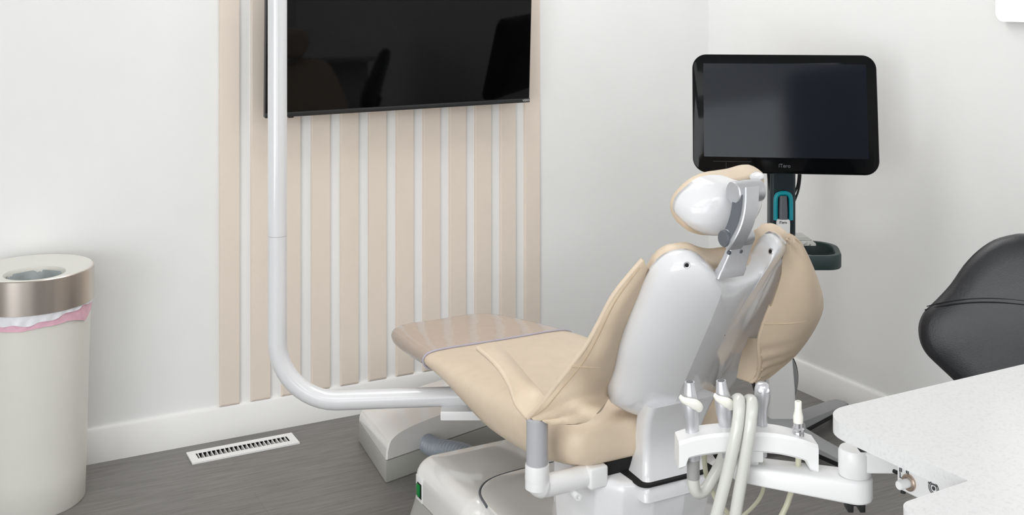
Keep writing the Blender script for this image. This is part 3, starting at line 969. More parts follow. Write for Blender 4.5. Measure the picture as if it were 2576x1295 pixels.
obj('headrest_pad', bm, 'vinyl_tan', ch, smooth=80)
bm = bmesh.new()
tp_ = onY(1904, 444, 1.80)
bmesh.ops.create_uvsphere(bm, u_segments=20, v_segments=12, radius=1.0, matrix=Matrix.Translation(tp_) @ Matrix.Rotation(-0.6, 4, 'Y') @ Matrix.Diagonal((0.0125, 0.02, 0.0075, 1)))
obj('shell_tip', bm, 'white_shell', hsh)
# recess ridge on the shell where the arm folds in
# bracket: upper barrel, curved arm, lower pivot, mounting blade
HY = 1.795
def barrel(p_px, q_px, Y, r_):
    a = onY(p_px[0], p_px[1], Y); c = a + Vector((q_px, 0, 0))
    return a, c
up = onY(1843, 485, 1.765)
bm = bmesh.new()
Xax = Vector((1, 0, 0))
lathe(bm, [(0.021, 0.0), (0.023, 0.002), (0.023, 0.020), (0.0238, 0.0205), (0.0238, 0.052), (0.023, 0.0525), (0.023, 0.068), (0.021, 0.070)], up, Xax, 32)
hb = obj('headrest_barrel', bm, 'silver', ch)
lo_ = onY(1822, 600, 1.765)
bm = bmesh.new()
lathe(bm, [(0.0175, 0.004), (0.0185, 0.006), (0.0185, 0.064), (0.017, 0.066)], lo_, Xax, 28)
piv = obj('headrest_pivot', bm, 'silver', ch)
bm = bmesh.new()
lathe(bm, [(0.0155, -0.004), (0.017, -0.002), (0.0175, 0.0035), (0.0175, 0.006)], lo_, Xax, 28)
o = obj('pivot_knob', bm, 'dark_grey', piv); o['label'] = 'dark grey round knob'
# curved arm (rear strip silver, inner web dark)
AC = [onY(1889, 470, 1.742), onY(1888, 505, 1.735), onY(1883, 540, 1.733), onY(1873, 572, 1.736), onY(1857, 603, 1.745), onY(1845, 622, 1.757)]
ac = crom([tuple(p) for p in AC], 8)
bm = bmesh.new()
rings = []
for i, p in enumerate(ac):
    p = Vector(p)
    tng = (Vector(ac[min(i + 1, len(ac) - 1)]) - Vector(ac[max(i - 1, 0)])).normalized()
    nr_ = Xax.cross(tng).normalized()
    hw = 0.0185 - 0.001 * math.sin(PI * i / (len(ac) - 1))
    rings.append([p + Xax * a + nr_ * c for a, c in ((-hw, -0.004), (-hw + 0.002, -0.006), (hw - 0.002, -0.006), (hw, -0.004), (hw, 0.004), (hw - 0.002, 0.006), (-hw + 0.002, 0.006), (-hw, 0.004))])
loft(bm, rings)
obj('headrest_arm', bm, 'silver', ch, smooth=40)
bm = bmesh.new()
rings = []
for i, p in enumerate(ac[2:-6]):
    p = Vector(p) + Vector((-0.0075, 0.020, 0.0))
    k = i / (len(ac) - 9)
    hw = 0.0125
    rings.append([p + Vector((a, c, 0)) for a, c in ((-hw, -0.016), (hw, -0.016), (hw, 0.012), (-hw, 0.012))])
loft(bm, rings)
obj('arm_web', bm, 'dark_grey', ch)
# blade with two screws
bm = bmesh.new()
T0 = lo_ + Vector((0.048, 0.002, -0.008))
b0 = onY(1839, 675, 1.778)
dirb = (T0 - b0)
W0, W1 = 0.0315, 0.0275
def blade(s, w, th, off=0):
    p = b0 + dirb * s
    n_ = dirb.normalized().cross(Xax).normalized()
    if n_.y > 0: n_ = -n_
    return [p + Xax * a + n_ * (c + off) for a, c in round_poly([(-w, -th), (w, -th), (w, th), (-w, th)], 0.004, 4)], n_
rs = [blade(s, w, th)[0] for s, w, th in ((-0.25, 0.034, 0.010), (0.0, 0.034, 0.010), (0.05, 0.032, 0.009), (0.5, 0.029, 0.008), (1.0, 0.0275, 0.008))]
loft(bm, rs)
bl_ = obj('headrest_blade', bm, 'satin_steel', ch, smooth=40)
nb = blade(0, 0.03, 0.008)[1]
for px, py in ((1835, 636), (1864, 632)):
    p = onY(px, py, (b0 + dirb * 0.58 + nb * 0.0085).y)
    bm = bmesh.new(); lathe(bm, [(0.0042, -0.004), (0.0042, 0.0012), (0.0034, 0.002), (0.0018, 0.002), (0.0016, 0.0005)], p, nb, 16)
    obj('blade_screw', bm, 'dark_grey', bl_)

# ================================================================== scanner cart behind the chair
HUBX, HUBD = 0.876, 3.56
hub = cam2w(HUBX, HUBD, 0)
sc = thing('scanner_cart', 'dark rolling scanner cart with a wide black monitor behind the dental chair', 'scanner', hub)
R_ = w_dir(1, 0); F_ = w_dir(0, 1)
ang = math.radians(7.0)
mr = w_dir(math.cos(ang), -math.sin(ang)); mf = w_dir(math.sin(ang), math.cos(ang))
tl = math.radians(9)
mu = (Vector((0, 0, 1)) * math.cos(tl) + mf * math.sin(tl)).normalized()
MCn = onD(1973.5, 286, 3.48)
MM = frame_matrix(MCn, mr, mu)       # local x right, y up, z towards the viewer
MW, MH = 0.576, 0.377
def rr_loft(bm, w, h, rad, levels, M, cx=0, cy=0):
    loft(bm, [[M @ Vector((cx + x, cy + y, z)) for x, y in round_poly([(-w / 2 - g, -h / 2 - g), (w / 2 + g, -h / 2 - g), (w / 2 + g, h / 2 + g), (-w / 2 - g, h / 2 + g)], max(0.002, rad + g), 10)] for z, g in levels])
bm = bmesh.new()
rr_loft(bm, MW, MH, 0.045, [(-0.045, -0.03), (-0.04, -0.012), (-0.012, -0.001), (-0.004, 0.0), (-0.001, -0.0015), (0.0, -0.004)], MM)
mh = obj('monitor', bm, 'monitor_bezel', sc)
bm = bmesh.new()
SWd, SHt = 0.508, 0.297
rr_loft(bm, SWd, SHt, 0.003, [(0.0002, 0), (0.0012, 0)], MM, 0.001, 0.010)
obj('monitor_screen', bm, 'monitor_screen', mh)
bm = bmesh.new()
box(bm, (-0.225, -0.1532, -0.0005), (-0.105, -0.1526, 0.0006), M=MM); box(bm, (-0.1842, -0.182, -0.0005), (-0.1836, -0.156, 0.0006), M=MM)
obj('bezel_line', bm, 'logo_grey', mh)
lettering('monitor_logo', 'iTero', 0.0165, MM @ Vector((-0.003, -0.164, 0.0006)), mr, mu, 'logo_grey', mh, bold=0.0001)
# column
def cpx(px, d): return (px - CX) / FPX * d
DC = 3.60
cxm = cpx(1970.5, DC)
def col_ring(z, hw, d0, d1, r_=0.012, dx=0):
    return [cam2w(cxm + dx + x, d, z) for x, d in round_poly([(-hw, d0), (hw, d0), (hw, d1), (-hw, d1)], r_, 4)]
bm = bmesh.new()
loft(bm, [col_ring(0.30, 0.0425, DC, DC + 0.06), col_ring(0.62, 0.0425, DC, DC + 0.06), col_ring(0.95, 0.0415, DC - 0.005, DC + 0.055), col_ring(1.06, 0.041, DC - 0.02, DC + 0.03), col_ring(1.10, 0.04, DC - 0.05, DC + 0.0)])
cu = obj('upper_column', bm, 'cart_teal_black', sc, smooth=50)
bm = bmesh.new()
rg = []
for y, l, r_ in ((890, 1932, 1989), (930, 1932, 1992.5), (980, 1932, 1996.5), (1030, 1932, 1998.5), (1085, 1932, 1999)):
    z = CAMH - y / FPX * (DC - 0.025)
    rg.append([cam2w(x, d, z) for x, d in round_poly([(cpx(l, DC), DC - 0.025), (cpx(r_, DC), DC - 0.025), (cpx(r_, DC), DC + 0.06), (cpx(l, DC), DC + 0.06)], 0.012, 4)])
loft(bm, rg)
lc = obj('lower_column', bm, 'white_plastic', sc, smooth=50)
# rounded grey power pack behind the column
bm = bmesh.new()
def disc_ring(d, k):
    return [cam2w(cpx(1960, DC) + 0.071 * math.cos(a) * k, d, 0.196 + 0.100 * math.sin(a) * (1 if math.sin(a) > 0 else 1.1) * k) for a in [2 * PI * j / 40 for j in range(40)]]
loft(bm, [disc_ring(DC + 0.03, 0.97), disc_ring(DC + 0.036, 1.0), disc_ring(DC + 0.09, 1.0)])
pk = obj('power_pack', bm, 'cart_grey', sc)
bm = bmesh.new()
loft(bm, [disc_ring(DC + 0.045, 1.055), disc_ring(DC + 0.085, 1.055)])
obj('pack_rim', bm, 'black_rubber', pk)
# legs
bm = bmesh.new(); lathe(bm, [(0.075, 0.035), (0.08, 0.045), (0.075, 0.075), (0.05, 0.085)], hub, n=32); obj('hub', bm, 'cart_grey', sc)
for deg, ln in ((43, 0.375), (-58, 0.30), (-150, 0.36), (140, 0.30)):
    a = math.radians(deg); dv = w_dir(math.cos(a), math.sin(a)); sd = Vector((-dv.y, dv.x, 0))
    bm = bmesh.new()
    rings = []
    for s, hw, zt in ((0.0, 0.045, 0.082), (0.15, 0.042, 0.078), (0.5, 0.037, 0.068), (0.9, 0.033, 0.060), (0.97, 0.028, 0.058), (1.0, 0.018, 0.056)):
        p = hub + dv * ln * s
        rings.append([p + sd * y + Vector((0, 0, z)) for y, z in ((-hw, 0.05), (-hw + 0.003, zt - 0.001), (-hw + 0.008, zt + 0.001), (hw - 0.008, zt + 0.001), (hw - 0.003, zt - 0.001), (hw, 0.05))])
    loft(bm, rings)
    lg = obj('leg', bm, 'cart_grey', sc, smooth=40)
    bm = bmesh.new()
    rings = [[hub + dv * ln * s + sd * y + Vector((0, 0, z)) for y, z in ((-hw - 0.002, 0.038), (-hw - 0.002, 0.051), (hw + 0.002, 0.051), (hw + 0.002, 0.038))] for s, hw in ((0.0, 0.045), (0.5, 0.037), (0.9, 0.033), (1.004, 0.019))]
    loft(bm, rings); obj('leg_rim', bm, 'black_rubber', lg)
    bm = bmesh.new()
    p = hub + dv * (ln - 0.035)
    for s in (-0.013, 0.013):
        lathe(bm, [(0.019, -0.008), (0.0205, -0.006), (0.0205, 0.006), (0.019, 0.008)], p + sd * s + Vector((0, 0, 0.0205)), sd, 20)
    obj('caster', bm, 'black_rubber', lg)
# loop handle
bm = bmesh.new()
pl2 = round_poly([(cpx(1838, 3.45), 3.40), (cpx(2110, 3.44), 3.40), (cpx(2104, 3.62), 3.625), (cpx(1838, 3.62), 3.625)], [0.05, 0.05, 0.09, 0.09], 10)
hp = [cam2w(x, d, 0.648) for x, d in pl2]
hc = sum(hp, Vector()) / len(hp)
def hring(k, z):
    return [Vector((p.x, p.y, z)) - (p - hc).normalized() * k for p in hp]
z0, z1 = 0.612, 0.657
rings = [hring(0.0, z0 + 0.004), hring(0.0, z1 - 0.004), hring(0.003, z1), hring(0.017, z1), hring(0.020, z1 - 0.004), hring(0.020, z0 + 0.004), hring(0.017, z0), hring(0.003, z0), hring(0.0, z0 + 0.004)]
loft(bm, rings, cap=False)
hn = obj('loop_handle', bm, 'handle_green', sc, smooth=40)
bm = bmesh.new()
loft(bm, [[cam2w(cpx(x, 3.6), d, z) for x, d in round_poly([(1985, 3.54), (2041, 3.54), (2036, 3.63), (1985, 3.63)], 0.01, 3)] for z in (0.657, 0.664)] + [[cam2w(cpx(x, 3.6), d, 0.682) for x, d in round_poly([(1985, 3.55), (2024, 3.55), (2020, 3.62), (1985, 3.62)], 0.01, 3)]])
o = obj('sleeve_tray', bm, 'smoked_clear', sc); o['label'] = 'clear plastic tray'
# cables
for pts_ in ([(1931, 420), (1933, 450), (1938, 485), (1946, 520)], [(2014, 420), (2013, 450), (2008, 480), (1999, 505)], [(2009, 420), (2009, 445), (2005, 470), (1996, 490)]):
    bm = bmesh.new(); tube(bm, crom([onD(x, y, DC + 0.02) for x, y in pts_], 6), 0.0035, 8); obj('cable', bm, 'black_rubber', sc)
# cradle: an upside-down U on the column front
bm = bmesh.new()
dcr = DC - 0.012
U = crom([(1951.5, 553), (1951.5, 525), (1952, 500), (1956, 490), (1964, 486.5), (1971, 486), (1978, 486.5), (1985, 490), (1989, 500), (1989.5, 525), (1989.5, 553)], 4)
tube(bm, [onD(x, y, dcr) for x, y in U], 0.0078, 12, flat=1.0)
obj('scanner_cradle', bm, 'cradle_teal', sc)['label'] = 'teal arch shaped holder'
# hand scanner held in the cradle
wd = thing('hand_scanner', 'white and grey handheld scanner in the teal holder on the cart column', 'scanner', onD(1970, 600, DC - 0.03))
bm = bmesh.new()
def wring(y, w, dd, d):
    z = CAMH - y / FPX * d; x0 = cpx(1970, d); hw = w / 2 / FPX * d
    return [cam2w(x0 + x, d + q, z) for x, q in round_poly([(-hw, -dd), (hw, -dd), (hw, dd), (-hw, dd)], 0.006, 4)]
loft(bm, [wring(552, 20, 0.011, dcr - 0.008), wring(535, 21, 0.011, dcr - 0.006), wring(500, 19, 0.009, dcr - 0.004), wring(492, 17, 0.008, dcr - 0.004)])
obj('head', bm, 'dark_grey', wd)
bm = bmesh.new()
loft(bm, [wring(622, 27, 0.014, dcr - 0.020), wring(590, 31, 0.015, dcr - 0.018), wring(562, 32, 0.015, dcr - 0.013), wring(554, 31, 0.014, dcr - 0.012), wring(551.5, 28, 0.012, dcr - 0.012)])
wb = obj('grip', bm, 'white_plastic', wd, smooth=50)
lettering('logo', 'iTero', 0.0118, onD(1969.5, 559.5, dcr - 0.0295), R_, Vector((0, 0, 1)), 'ink', wb, bold=0.00015)

# ================================================================== countertop and cabinet
CZ, CT = 0.82, 0.0245
poly = [(1.203, 0.99), (1.062, 0.985), (1.05, 0.20), (2.30, 0.20), (2.30, 1.262), (1.196, 1.262)]
poly = round_poly(poly, [0.004, 0.028, 0.02, 0.02, 0.05, 0.055], 10)
bm = bmesh.new()
prism(bm, poly, lambda x, y: Vector((x, y, CZ - CT)), lambda x, y: Vector((x, y, CZ)), bevel=0.004, seg=3)
tag(obj('countertop', bm, 'quartz'), 'white speckled stone countertop with rounded corners in the right foreground', 'countertop')
cb = thing('cabinet', 'white cabinet standing under the stone countertop', 'cabinet', (1.8, 0.7, 0))
bm = bmesh.new(); box(bm, (1.42, 0.25, 0.08), (2.25, 1.14, CZ - CT - 0.001), 0.002); obj('body', bm, 'white_plastic', cb)
bm = bmesh.new(); box(bm, (1.46, 0.30, 0.0), (2.2, 1.10, 0.081)); obj('plinth', bm, 'grey_plinth', cb)

# control panel hanging under the worktop
cp = thing('control_panel', 'white control panel with chrome socket hung under the stone countertop', 'control panel', (1.32, 1.1, 0.7))
PA = onX(2255, 1172, 1.30); PB = onX(2375, 1215, 1.30)
dY = Vector((0, PB.y - PA.y, 0)).normalized()
bm = bmesh.new()
PTOP = CZ - CT - 0.001
PH0 = onX(2255, 1228, 1.30).z
box(bm, (1.30, 0.99, PH0), (1.50, PA.y, PTOP), 0.004, 3)
cpb = obj('panel_body', bm, 'white_plastic', cp)
NXm = Vector((-1, 0, 0))
p = onX(2288, 1213, 1.30)
bm = bmesh.new(); lathe(bm, [(0.0125, 0.0), (0.0125, 0.003), (0.011, 0.0045), (0.0075, 0.0045), (0.007, 0.001)], p, NXm, 28); obj('socket_ring', bm, 'brass', cpb)
bm = bmesh.new(); lathe(bm, [(0.0068, 0.0), (0.0068, 0.022), (0.0058, 0.0232)], p, NXm, 24); obj('socket_plug', bm, 'white_plastic', cpb)
p2 = onX(2349, 1228, 1.30)
bm = bmesh.new()
for r0 in (0.0095, 0.0068):
    lathe(bm, [(r0, 0.0), (r0, 0.0006), (r0 - 0.0012, 0.0006), (r0 - 0.0012, 0.0)], p2, NXm, 32, cap=False)
lathe(bm, [(0.003, 0.0), (0.003, 0.0007)], p2, NXm, 16)
obj('power_mark', bm, 'ink', cpb)
rgt = Vector((0, -1, 0)); upz = Vector((0, 0, 1))
lettering('letter', 'L', 0.0125, onX(2266, 1196, 1.2993), rgt, upz, 'ink', cpb)
bm = bmesh.new()
for px, py in ((2264, 1181), (2268, 1182), (2281, 1184.5), (2285, 1186)):
    q = onX(px, py, 1.30); box(bm, (q.x - 0.0008, q.y - 0.0009, q.z - 0.003), (q.x + 0.0005, q.y + 0.0009, q.z + 0.003))
obj('indicator_mark', bm, 'ink', cpb)
bm = bmesh.new()
for k in range(7):
    q = onX(2336 + 3.4 * k, 1213 + 1.5 * k, 1.30); box(bm, (q.x - 0.0006, q.y - 0.0006, q.z - 0.0012), (q.x + 0.0005, q.y + 0.0006, q.z + 0.0012))
obj('small_print', bm, 'ink', cpb)
bm = bmesh.new()
q = onX(2272, 1236, 1.312); lathe(bm, [(0.004, -0.006), (0.004, 0.002)], q, Vector((0, 0, -1)), 14)
q = onX(2252, 1186, 1.305); lathe(bm, [(0.003, -0.004), (0.003, 0.003)], q, Vector((0, 1, 0)), 14)
obj('fixing_screw', bm, 'black_rubber', cpb)

# ================================================================== assistant arm
AZ0, AZ1 = 0.653, 0.690
ea = onD(2150, 1228, 1.757); eb = onD(1880, 1183, 1.815)
ar = thing('instrument_arm', 'white swivel arm with instrument holder reaching out from under the countertop', 'arm', (ea.x, ea.y, 0.60))
d_ = Vector((eb.x - ea.x, eb.y - ea.y, 0)); L_ = d_.length; d_.normalize(); s_ = Vector((-d_.y, d_.x, 0))
bm = bmesh.new()
def beam_ring(z, g):
    out = []
    for k in range(13):
        a = -PI / 2 - PI * k / 12
        out.append((0.0 + (0.028 + g) * math.cos(a), (0.028 + g) * math.sin(a)))
    for k in range(13):
        a = PI / 2 - PI * k / 12
        out.append((L_ + (0.026 + g) * math.cos(a), (0.026 + g) * math.sin(a)))
    return out
rings = []
for q, g in ((0.0, -0.006), (0.06, -0.001), (0.15, 0.0), (0.85, 0.0), (0.94, -0.001), (1.0, -0.006)):
    ring_ = []
    for x, y in beam_ring(0, g):
        k = max(0, min(1, x / L_))
        zb, zt = 0.651 + 0.008 * k, 0.690 - 0.003 * k
        ring_.append(Vector((ea.x, ea.y, 0)) + d_ * x + s_ * y + Vector((0, 0, zb + (zt - zb) * q)))
    rings.append(ring_)
loft(bm, rings)
obj('beam', bm, 'white_plastic', ar, smooth=50)
bm = bmesh.new()
lathe(bm, [(0.024, 0.6905), (0.0255, 0.692), (0.0255, 0.728), (0.023, 0.733)], Vector((ea.x, ea.y, 0)), n=32)
Mj = Matrix.Translation(Vector((ea.x, ea.y, 0))) @ Matrix.Rotation(math.atan2(-0.55, 1), 4, 'Z')
box(bm, (0.0, -0.022, 0.700), (0.10, 0.022, 0.733), 0.004, 3, M=Mj)
obj('swivel_joint', bm, 'white_plastic', ar, smooth=50)
bm = bmesh.new()
box(bm, (0.055, -0.03, 0.733), (0.16, 0.03, CZ - CT), 0.003, M=Mj)
obj('hanger', bm, 'white_plastic', ar)
bm = bmesh.new()
Mc = Matrix.Translation(Vector((ea.x, ea.y, 0))) @ Matrix.Rotation(-YAW, 4, 'Z')
for sx_ in (-0.0095, 0.0095):
    box(bm, (sx_ - 0.0045, -0.012, 0.634), (sx_ + 0.0045, 0.012, 0.6535), 0.0015, M=Mc)
box(bm, (-0.007, -0.006, 0.642), (0.007, 0.006, 0.6535), 0.001, M=Mc)
obj('cable_clip', bm, 'black_rubber', ar)
# holder bar (four places)
DH = 1.80
HB = crom([(1703, 1104), (1745, 1091), (1800, 1083), (1870, 1080), (1940, 1083), (2000, 1095), (2050, 1112)], 5)
bm = bmesh.new()
rings = []
for i, (px, py) in enumerate(HB):
    k = abs(i / (len(HB) - 1) - 0.5) * 2
    dd = DH - 0.01 + 0.012 * (1 - k)
    hgt = 0.030 + (0.012 if k > 0.80 else 0.0)
    p = onD(px, py, dd)
    f = w_dir(0, 1)
    ht = p.z + 0.004
    rings.append([p + f * (-0.022) + Vector((0, 0, -0.002)), p + f * (-0.018) + Vector((0, 0, 0.003)), p + f * 0.022 + Vector((0, 0, 0.003)), p + f * 0.026 + Vector((0, 0, -0.003)),
                  p + f * 0.024 + Vector((0, 0, -hgt)), p + f * (-0.018) + Vector((0, 0, -hgt)), p + f * (-0.022) + Vector((0, 0, -hgt + 0.004))])
loft(bm, rings)
hbar = obj('holder_bar', bm, 'white_plastic', ar, smooth=35)
bm = bmesh.new()
q = onD(1893, 1118, DH)
MA = Matrix.Translation(q) @ Matrix.Rotation(-YAW, 4, 'Z')
box(bm, (-0.014, -0.020, -0.022), (0.014, 0.03, 0.016), 0.003, 2, M=MA)
zt = q.z - 0.022
box(bm, (-0.011, 0.0, -0.06), (0.011, 0.028, 0.0), 0.003, 2, M=MA)
obj('holder_stem', bm, 'white_plastic', ar)

# ---- instruments standing in the holder
def hose(name, pts_, r_, m_, parent, n=14):
    bm = bmesh.new(); P_ = resample(crom([tuple(p) for p in pts_], 10), 80)
    tube(bm, P_, r_, n); return obj(name, bm, m_, parent)

def evac(label, px, top, bot, lean, d, lever_dx):
    base = onD(px, bot, d); tp = onD(px + lean, top, d)
    t_ = thing('suction_handpiece', label, 'dental handpiece', base)
    ax = (tp - base); H_ = ax.length
    bm = bmesh.new()
    lathe(bm, [(0.0110, -0.05), (0.0112, 0.0), (0.0114, 0.10 * H_), (0.0132, 0.26 * H_), (0.0142, 0.42 * H_), (0.0140, 0.55 * H_), (0.0122, 0.68 * H_), (0.0100, 0.8 * H_), (0.0088, 0.92 * H_), (0.0080, H_)], base, ax, 28)
    bd = obj('barrel', bm, 'satin_steel', t_, smooth=60)
    bm = bmesh.new(); lathe(bm, [(0.0058, 0.0), (0.0058, 0.0008)], tp, ax, 20); obj('bore', bm, 'dark_grey', bd)
    # lever: a curved cream tab across the front
    f = w_dir(0, -1); rr = w_dir(1, 0); u_ = ax.normalized()
    cy = base + u_ * 0.56 * H_ + f * 0.0135
    lp_ = crom([cy + rr * x * lever_dx + u_ * z + f * q for x, z, q in ((-0.018, 0.012, -0.006), (-0.014, 0.009, 0.0), (-0.004, 0.006, 0.003), (0.004, 0.003, 0.003), (0.010, -0.003, 0.001), (0.012, -0.010, -0.002))], 5)
    bm = bmesh.new()
    n_ = len(lp_)
    tube(bm, lp_, [0.0026 + 0.0068 * math.sin(PI * (0.12 + 0.78 * (i / (n_ - 1)) ** 1.5)) ** 1.3 for i in range(n_)], 14, flat=0.55)
    o_ = obj('lever', bm, 'lever_cream', bd); o_['label'] = 'cream control lever'
    return t_

h1 = evac('silver suction handpiece with cream lever, leftmost in the white holder', 1741, 960, 1078, -6, 1.80, 1)
h2 = evac('silver suction handpiece behind the tops of the two looped pale hoses', 1826, 957, 1072, -12, 1.812, 0.8)
# three-way syringe
base = onD(1917, 1078, 1.812); tp = onD(1918, 962, 1.812)
h3 = thing('air_water_syringe', 'silver syringe with two round buttons, right of the two looped pale hoses', 'dental handpiece', base)
ax = tp - base; H_ = ax.length
bm = bmesh.new()
lathe(bm, [(0.0085, -0.045), (0.0092, 0.0), (0.0086, 0.2 * H_), (0.0086, 0.42 * H_), (0.0096, 0.48 * H_), (0.0118, 0.58 * H_), (0.0130, 0.72 * H_), (0.0128, 0.86 * H_), (0.0110, 0.95 * H_), (0.007, H_)], base, ax, 28)
sb = obj('barrel', bm, 'satin_steel', h3, smooth=60)
fdir = (w_dir(0, -1) + Vector((0, 0, 0.55))).normalized()
for s in (-0.0052, 0.0052):
    p = base + ax * 0.80 + w_dir(1, 0) * s + fdir * 0.0095
    bm = bmesh.new(); lathe(bm, [(0.0046, -0.003), (0.0048, 0.0018), (0.0040, 0.003), (0.002, 0.0033)], p, fdir, 20)
    obj('button', bm, 'satin_steel', sb)
hose('tubing', [base + Vector((0, 0, -0.03)), base + Vector((0, 0, -0.055)), base + w_dir(0.006, 0.01, -0.09), base + w_dir(0.0, 0.02, -0.125), base + w_dir(-0.03, 0.02, -0.155), base + w_dir(-0.06, 0.0, -0.15)], 0.0032, 'hose_cream', h3)
# saliva ejector
base = onD(2008, 1090, 1.795)
h4 = thing('saliva_ejector', 'small cream tipped valve at the right end of the white holder', 'dental handpiece', base)
bm = bmesh.new(); lathe(bm, [(0.0088, -0.02), (0.0095, 0.0), (0.0085, 0.004), (0.0105, 0.006), (0.0105, 0.0085), (0.008, 0.011), (0.008, 0.018)], base, Vector((0, 0, 1)), 24); eb_ = obj('valve_body', bm, 'chrome', h4)
bm = bmesh.new(); lathe(bm, [(0.0075, 0.016), (0.0080, 0.019), (0.0082, 0.028), (0.0062, 0.036), (0.0056, 0.042), (0.0056, 0.052), (0.005, 0.053), (0.0036, 0.053), (0.0034, 0.046)], base, Vector((0, 0, 1)), 24)
obj('tip', bm, 'lever_cream', h4)['label'] = 'cream rubber tip'
hose('hanging_tube', [base + Vector((0, 0, -0.015)), base + Vector((0, 0, -0.05)), base + w_dir(0.001, 0.02, -0.085), onD(1990, 1240, 1.83), onD(1975, 1280, 1.83), onD(1945, 1330, 1.83), onD(1890, 1390, 1.84)], 0.0048, 'hose_cream', h4)
# hose of the leftmost handpiece: down, a U turn and up behind the holder
d0 = 1.80
hose('hose', [onD(1743, 1085, d0), onD(1744, 1120, d0), onD(1744, 1165, d0), onD(1744, 1205, d0), onD(1748, 1232, d0 + 0.003), onD(1760, 1240, d0 + 0.008), onD(1777, 1228, d0 + 0.014), onD(1797, 1195, d0 + 0.022), onD(1816, 1158, d0 + 0.032), onD(1832, 1110, d0 + 0.042), onD(1840, 1060, d0 + 0.04), onD(1846, 1018, d0 + 0.03), onD(1855, 1004, d0 + 0.005), onD(1860, 1012, d0 - 0.025),
              onD(1857, 1060, d0 - 0.042), onD(1846, 1120, d0 - 0.045), onD(1830, 1190, d0 - 0.04), onD(1812, 1260, d0 - 0.035), onD(1795, 1330, d0 - 0.03), onD(1780, 1420, d0 - 0.02)], 0.0098, 'hose_grey', h1, 18)
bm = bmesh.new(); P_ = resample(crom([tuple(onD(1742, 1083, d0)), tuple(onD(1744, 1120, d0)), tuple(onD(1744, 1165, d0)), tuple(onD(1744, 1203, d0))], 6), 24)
tube(bm, P_, 0.0105, 18); obj('hose_shaded_run', bm, 'hose_shaded', h1)  # shading on the upright run of hose, put in as a darker tube
# hose of the second handpiece: drapes over the holder beside the first
hose('hose', [onD(1826, 1088, 1.825), onD(1828, 1130, 1.83), onD(1836, 1150, 1.835), onD(1852, 1140, 1.845), onD(1868, 1090, 1.848), onD(1874, 1045, 1.84), onD(1880, 1012, 1.82), onD(1888, 1006, d0 - 0.005), onD(1892, 1018, d0 - 0.03),
              onD(1888, 1065, d0 - 0.045), onD(1878, 1130, d0 - 0.045), onD(1866, 1200, d0 - 0.04), onD(1855, 1265, d0 - 0.035), onD(1845, 1330, d0 - 0.03), onD(1835, 1420, d0 - 0.02)], 0.0098, 'hose_grey', h2, 18)
# thin cream supply tube looping below the holder
th_ = [onD(1778, 1100, 1.84), onD(1772, 1145, 1.845), onD(1776, 1190, 1.845), onD(1788, 1225, 1.842), onD(1806, 1262, 1.84), onD(1830, 1290, 1.84), onD(1870, 1330, 1.84), onD(1900, 1390, 1.84)]
bm = bmesh.new(); tube(bm, resample(crom([tuple(p) for p in th_], 8), 60), 0.0042, 12)
tag(obj('supply_tube', bm, 'hose_cream'), 'thin cream tube hanging behind the left end of the white holder', 'tube')

# ================================================================== operator stool
SC_ = onD(2570, 800, 2.44)
st = thing('operator_stool', 'black leather operator stool behind the countertop by the right wall', 'stool', (1.985, 1.50, 0))
ST_OUT = [(2576, 587), (2545, 590), (2500, 603), (2460, 630), (2425, 667), (2393, 714), (2358, 753), (2331, 780), (2318, 805), (2314.5, 830), (2320, 862), (2335, 890), (2362, 918), (2395, 950), (2430, 985), (2480, 1010), (2540, 1025)]
pr_ = Vector((0.50, -0.866, 0)).normalized(); pn_ = Vector((-0.866, -0.50, 0)).normalized()
pu_ = (Vector((0, 0, 1)) * math.cos(math.radians(12)) - pn_ * math.sin(math.radians(12))).normalized()
pv_ = pr_.cross(pu_); pv_ = pv_ if pv_.dot(pn_) > 0 else -pv_
S0 = onD(2592, 800, 2.40)
def on_st(px, py):
    r_ = Vector(ray(px, py)); tt = (S0 - Vector((0, 0, CAMH))).dot(pv_) / r_.dot(pv_)
    p = Vector((0, 0, CAMH)) + r_ * tt - S0
    return p.dot(pr_), p.dot(pu_)
half = [on_st(*p) for p in ST_OUT]
O_ = half + [(-x, z) for x, z in reversed(half)]
O_ = crom(O_, 3, closed=True)
zc = sum(p[1] for p in O_) / len(O_)
def stp(x, z, c): return S0 + pr_ * x + pu_ * z + pv_ * (c + 0.45 * x * x)
def sring(k, dc): return [stp(x * k, zc + (z - zc) * k, dc) for x, z in O_]
bm = bmesh.new()
loft(bm, [sring(0.1, 0.030), sring(0.4, 0.029), sring(0.7, 0.026), sring(0.88, 0.019), sring(0.96, 0.010), sring(1.0, -0.004), sring(0.995, -0.018), sring(0.95, -0.03), sring(0.8, -0.036), sring(0.1, -0.038)])
sbk = obj('backrest', bm, 'black_leather', st, smooth=80)
xl, zl = on_st(2331, 779); xm, zm = on_st(2576, 765)
bm = bmesh.new()
for o_y in (0.0, 0.0085):
    P_ = []
    for k in range(40):
        s_k = -1 + 2 * k / 39
        P_.append(stp(-xl * s_k * (1.0 if o_y == 0 else 0.985), zl + (zm - zl) * (1 - abs(s_k) ** 2.2) + o_y, 0.0288 - 0.033 * abs(s_k) ** 6))
    tube(bm, P_, 0.0016 if o_y == 0 else 0.0009, 6)
obj('seam', bm, 'matte_black', sbk)
sx, sy = 1.985, 1.50
bm = bmesh.new()
lathe(bm, [(0.10, 0.44), (0.17, 0.445), (0.195, 0.47), (0.19, 0.50), (0.15, 0.51), (0.02, 0.508)], Vector((sx, sy, 0)), n=40); obj('seat', bm, 'black_leather', st, smooth=80)
bm = bmesh.new(); lathe(bm, [(0.028, 0.08), (0.028, 0.28), (0.018, 0.285), (0.018, 0.441)], Vector((sx, sy, 0)), n=24); obj('gas_column', bm, 'chrome', st)
bm = bmesh.new()
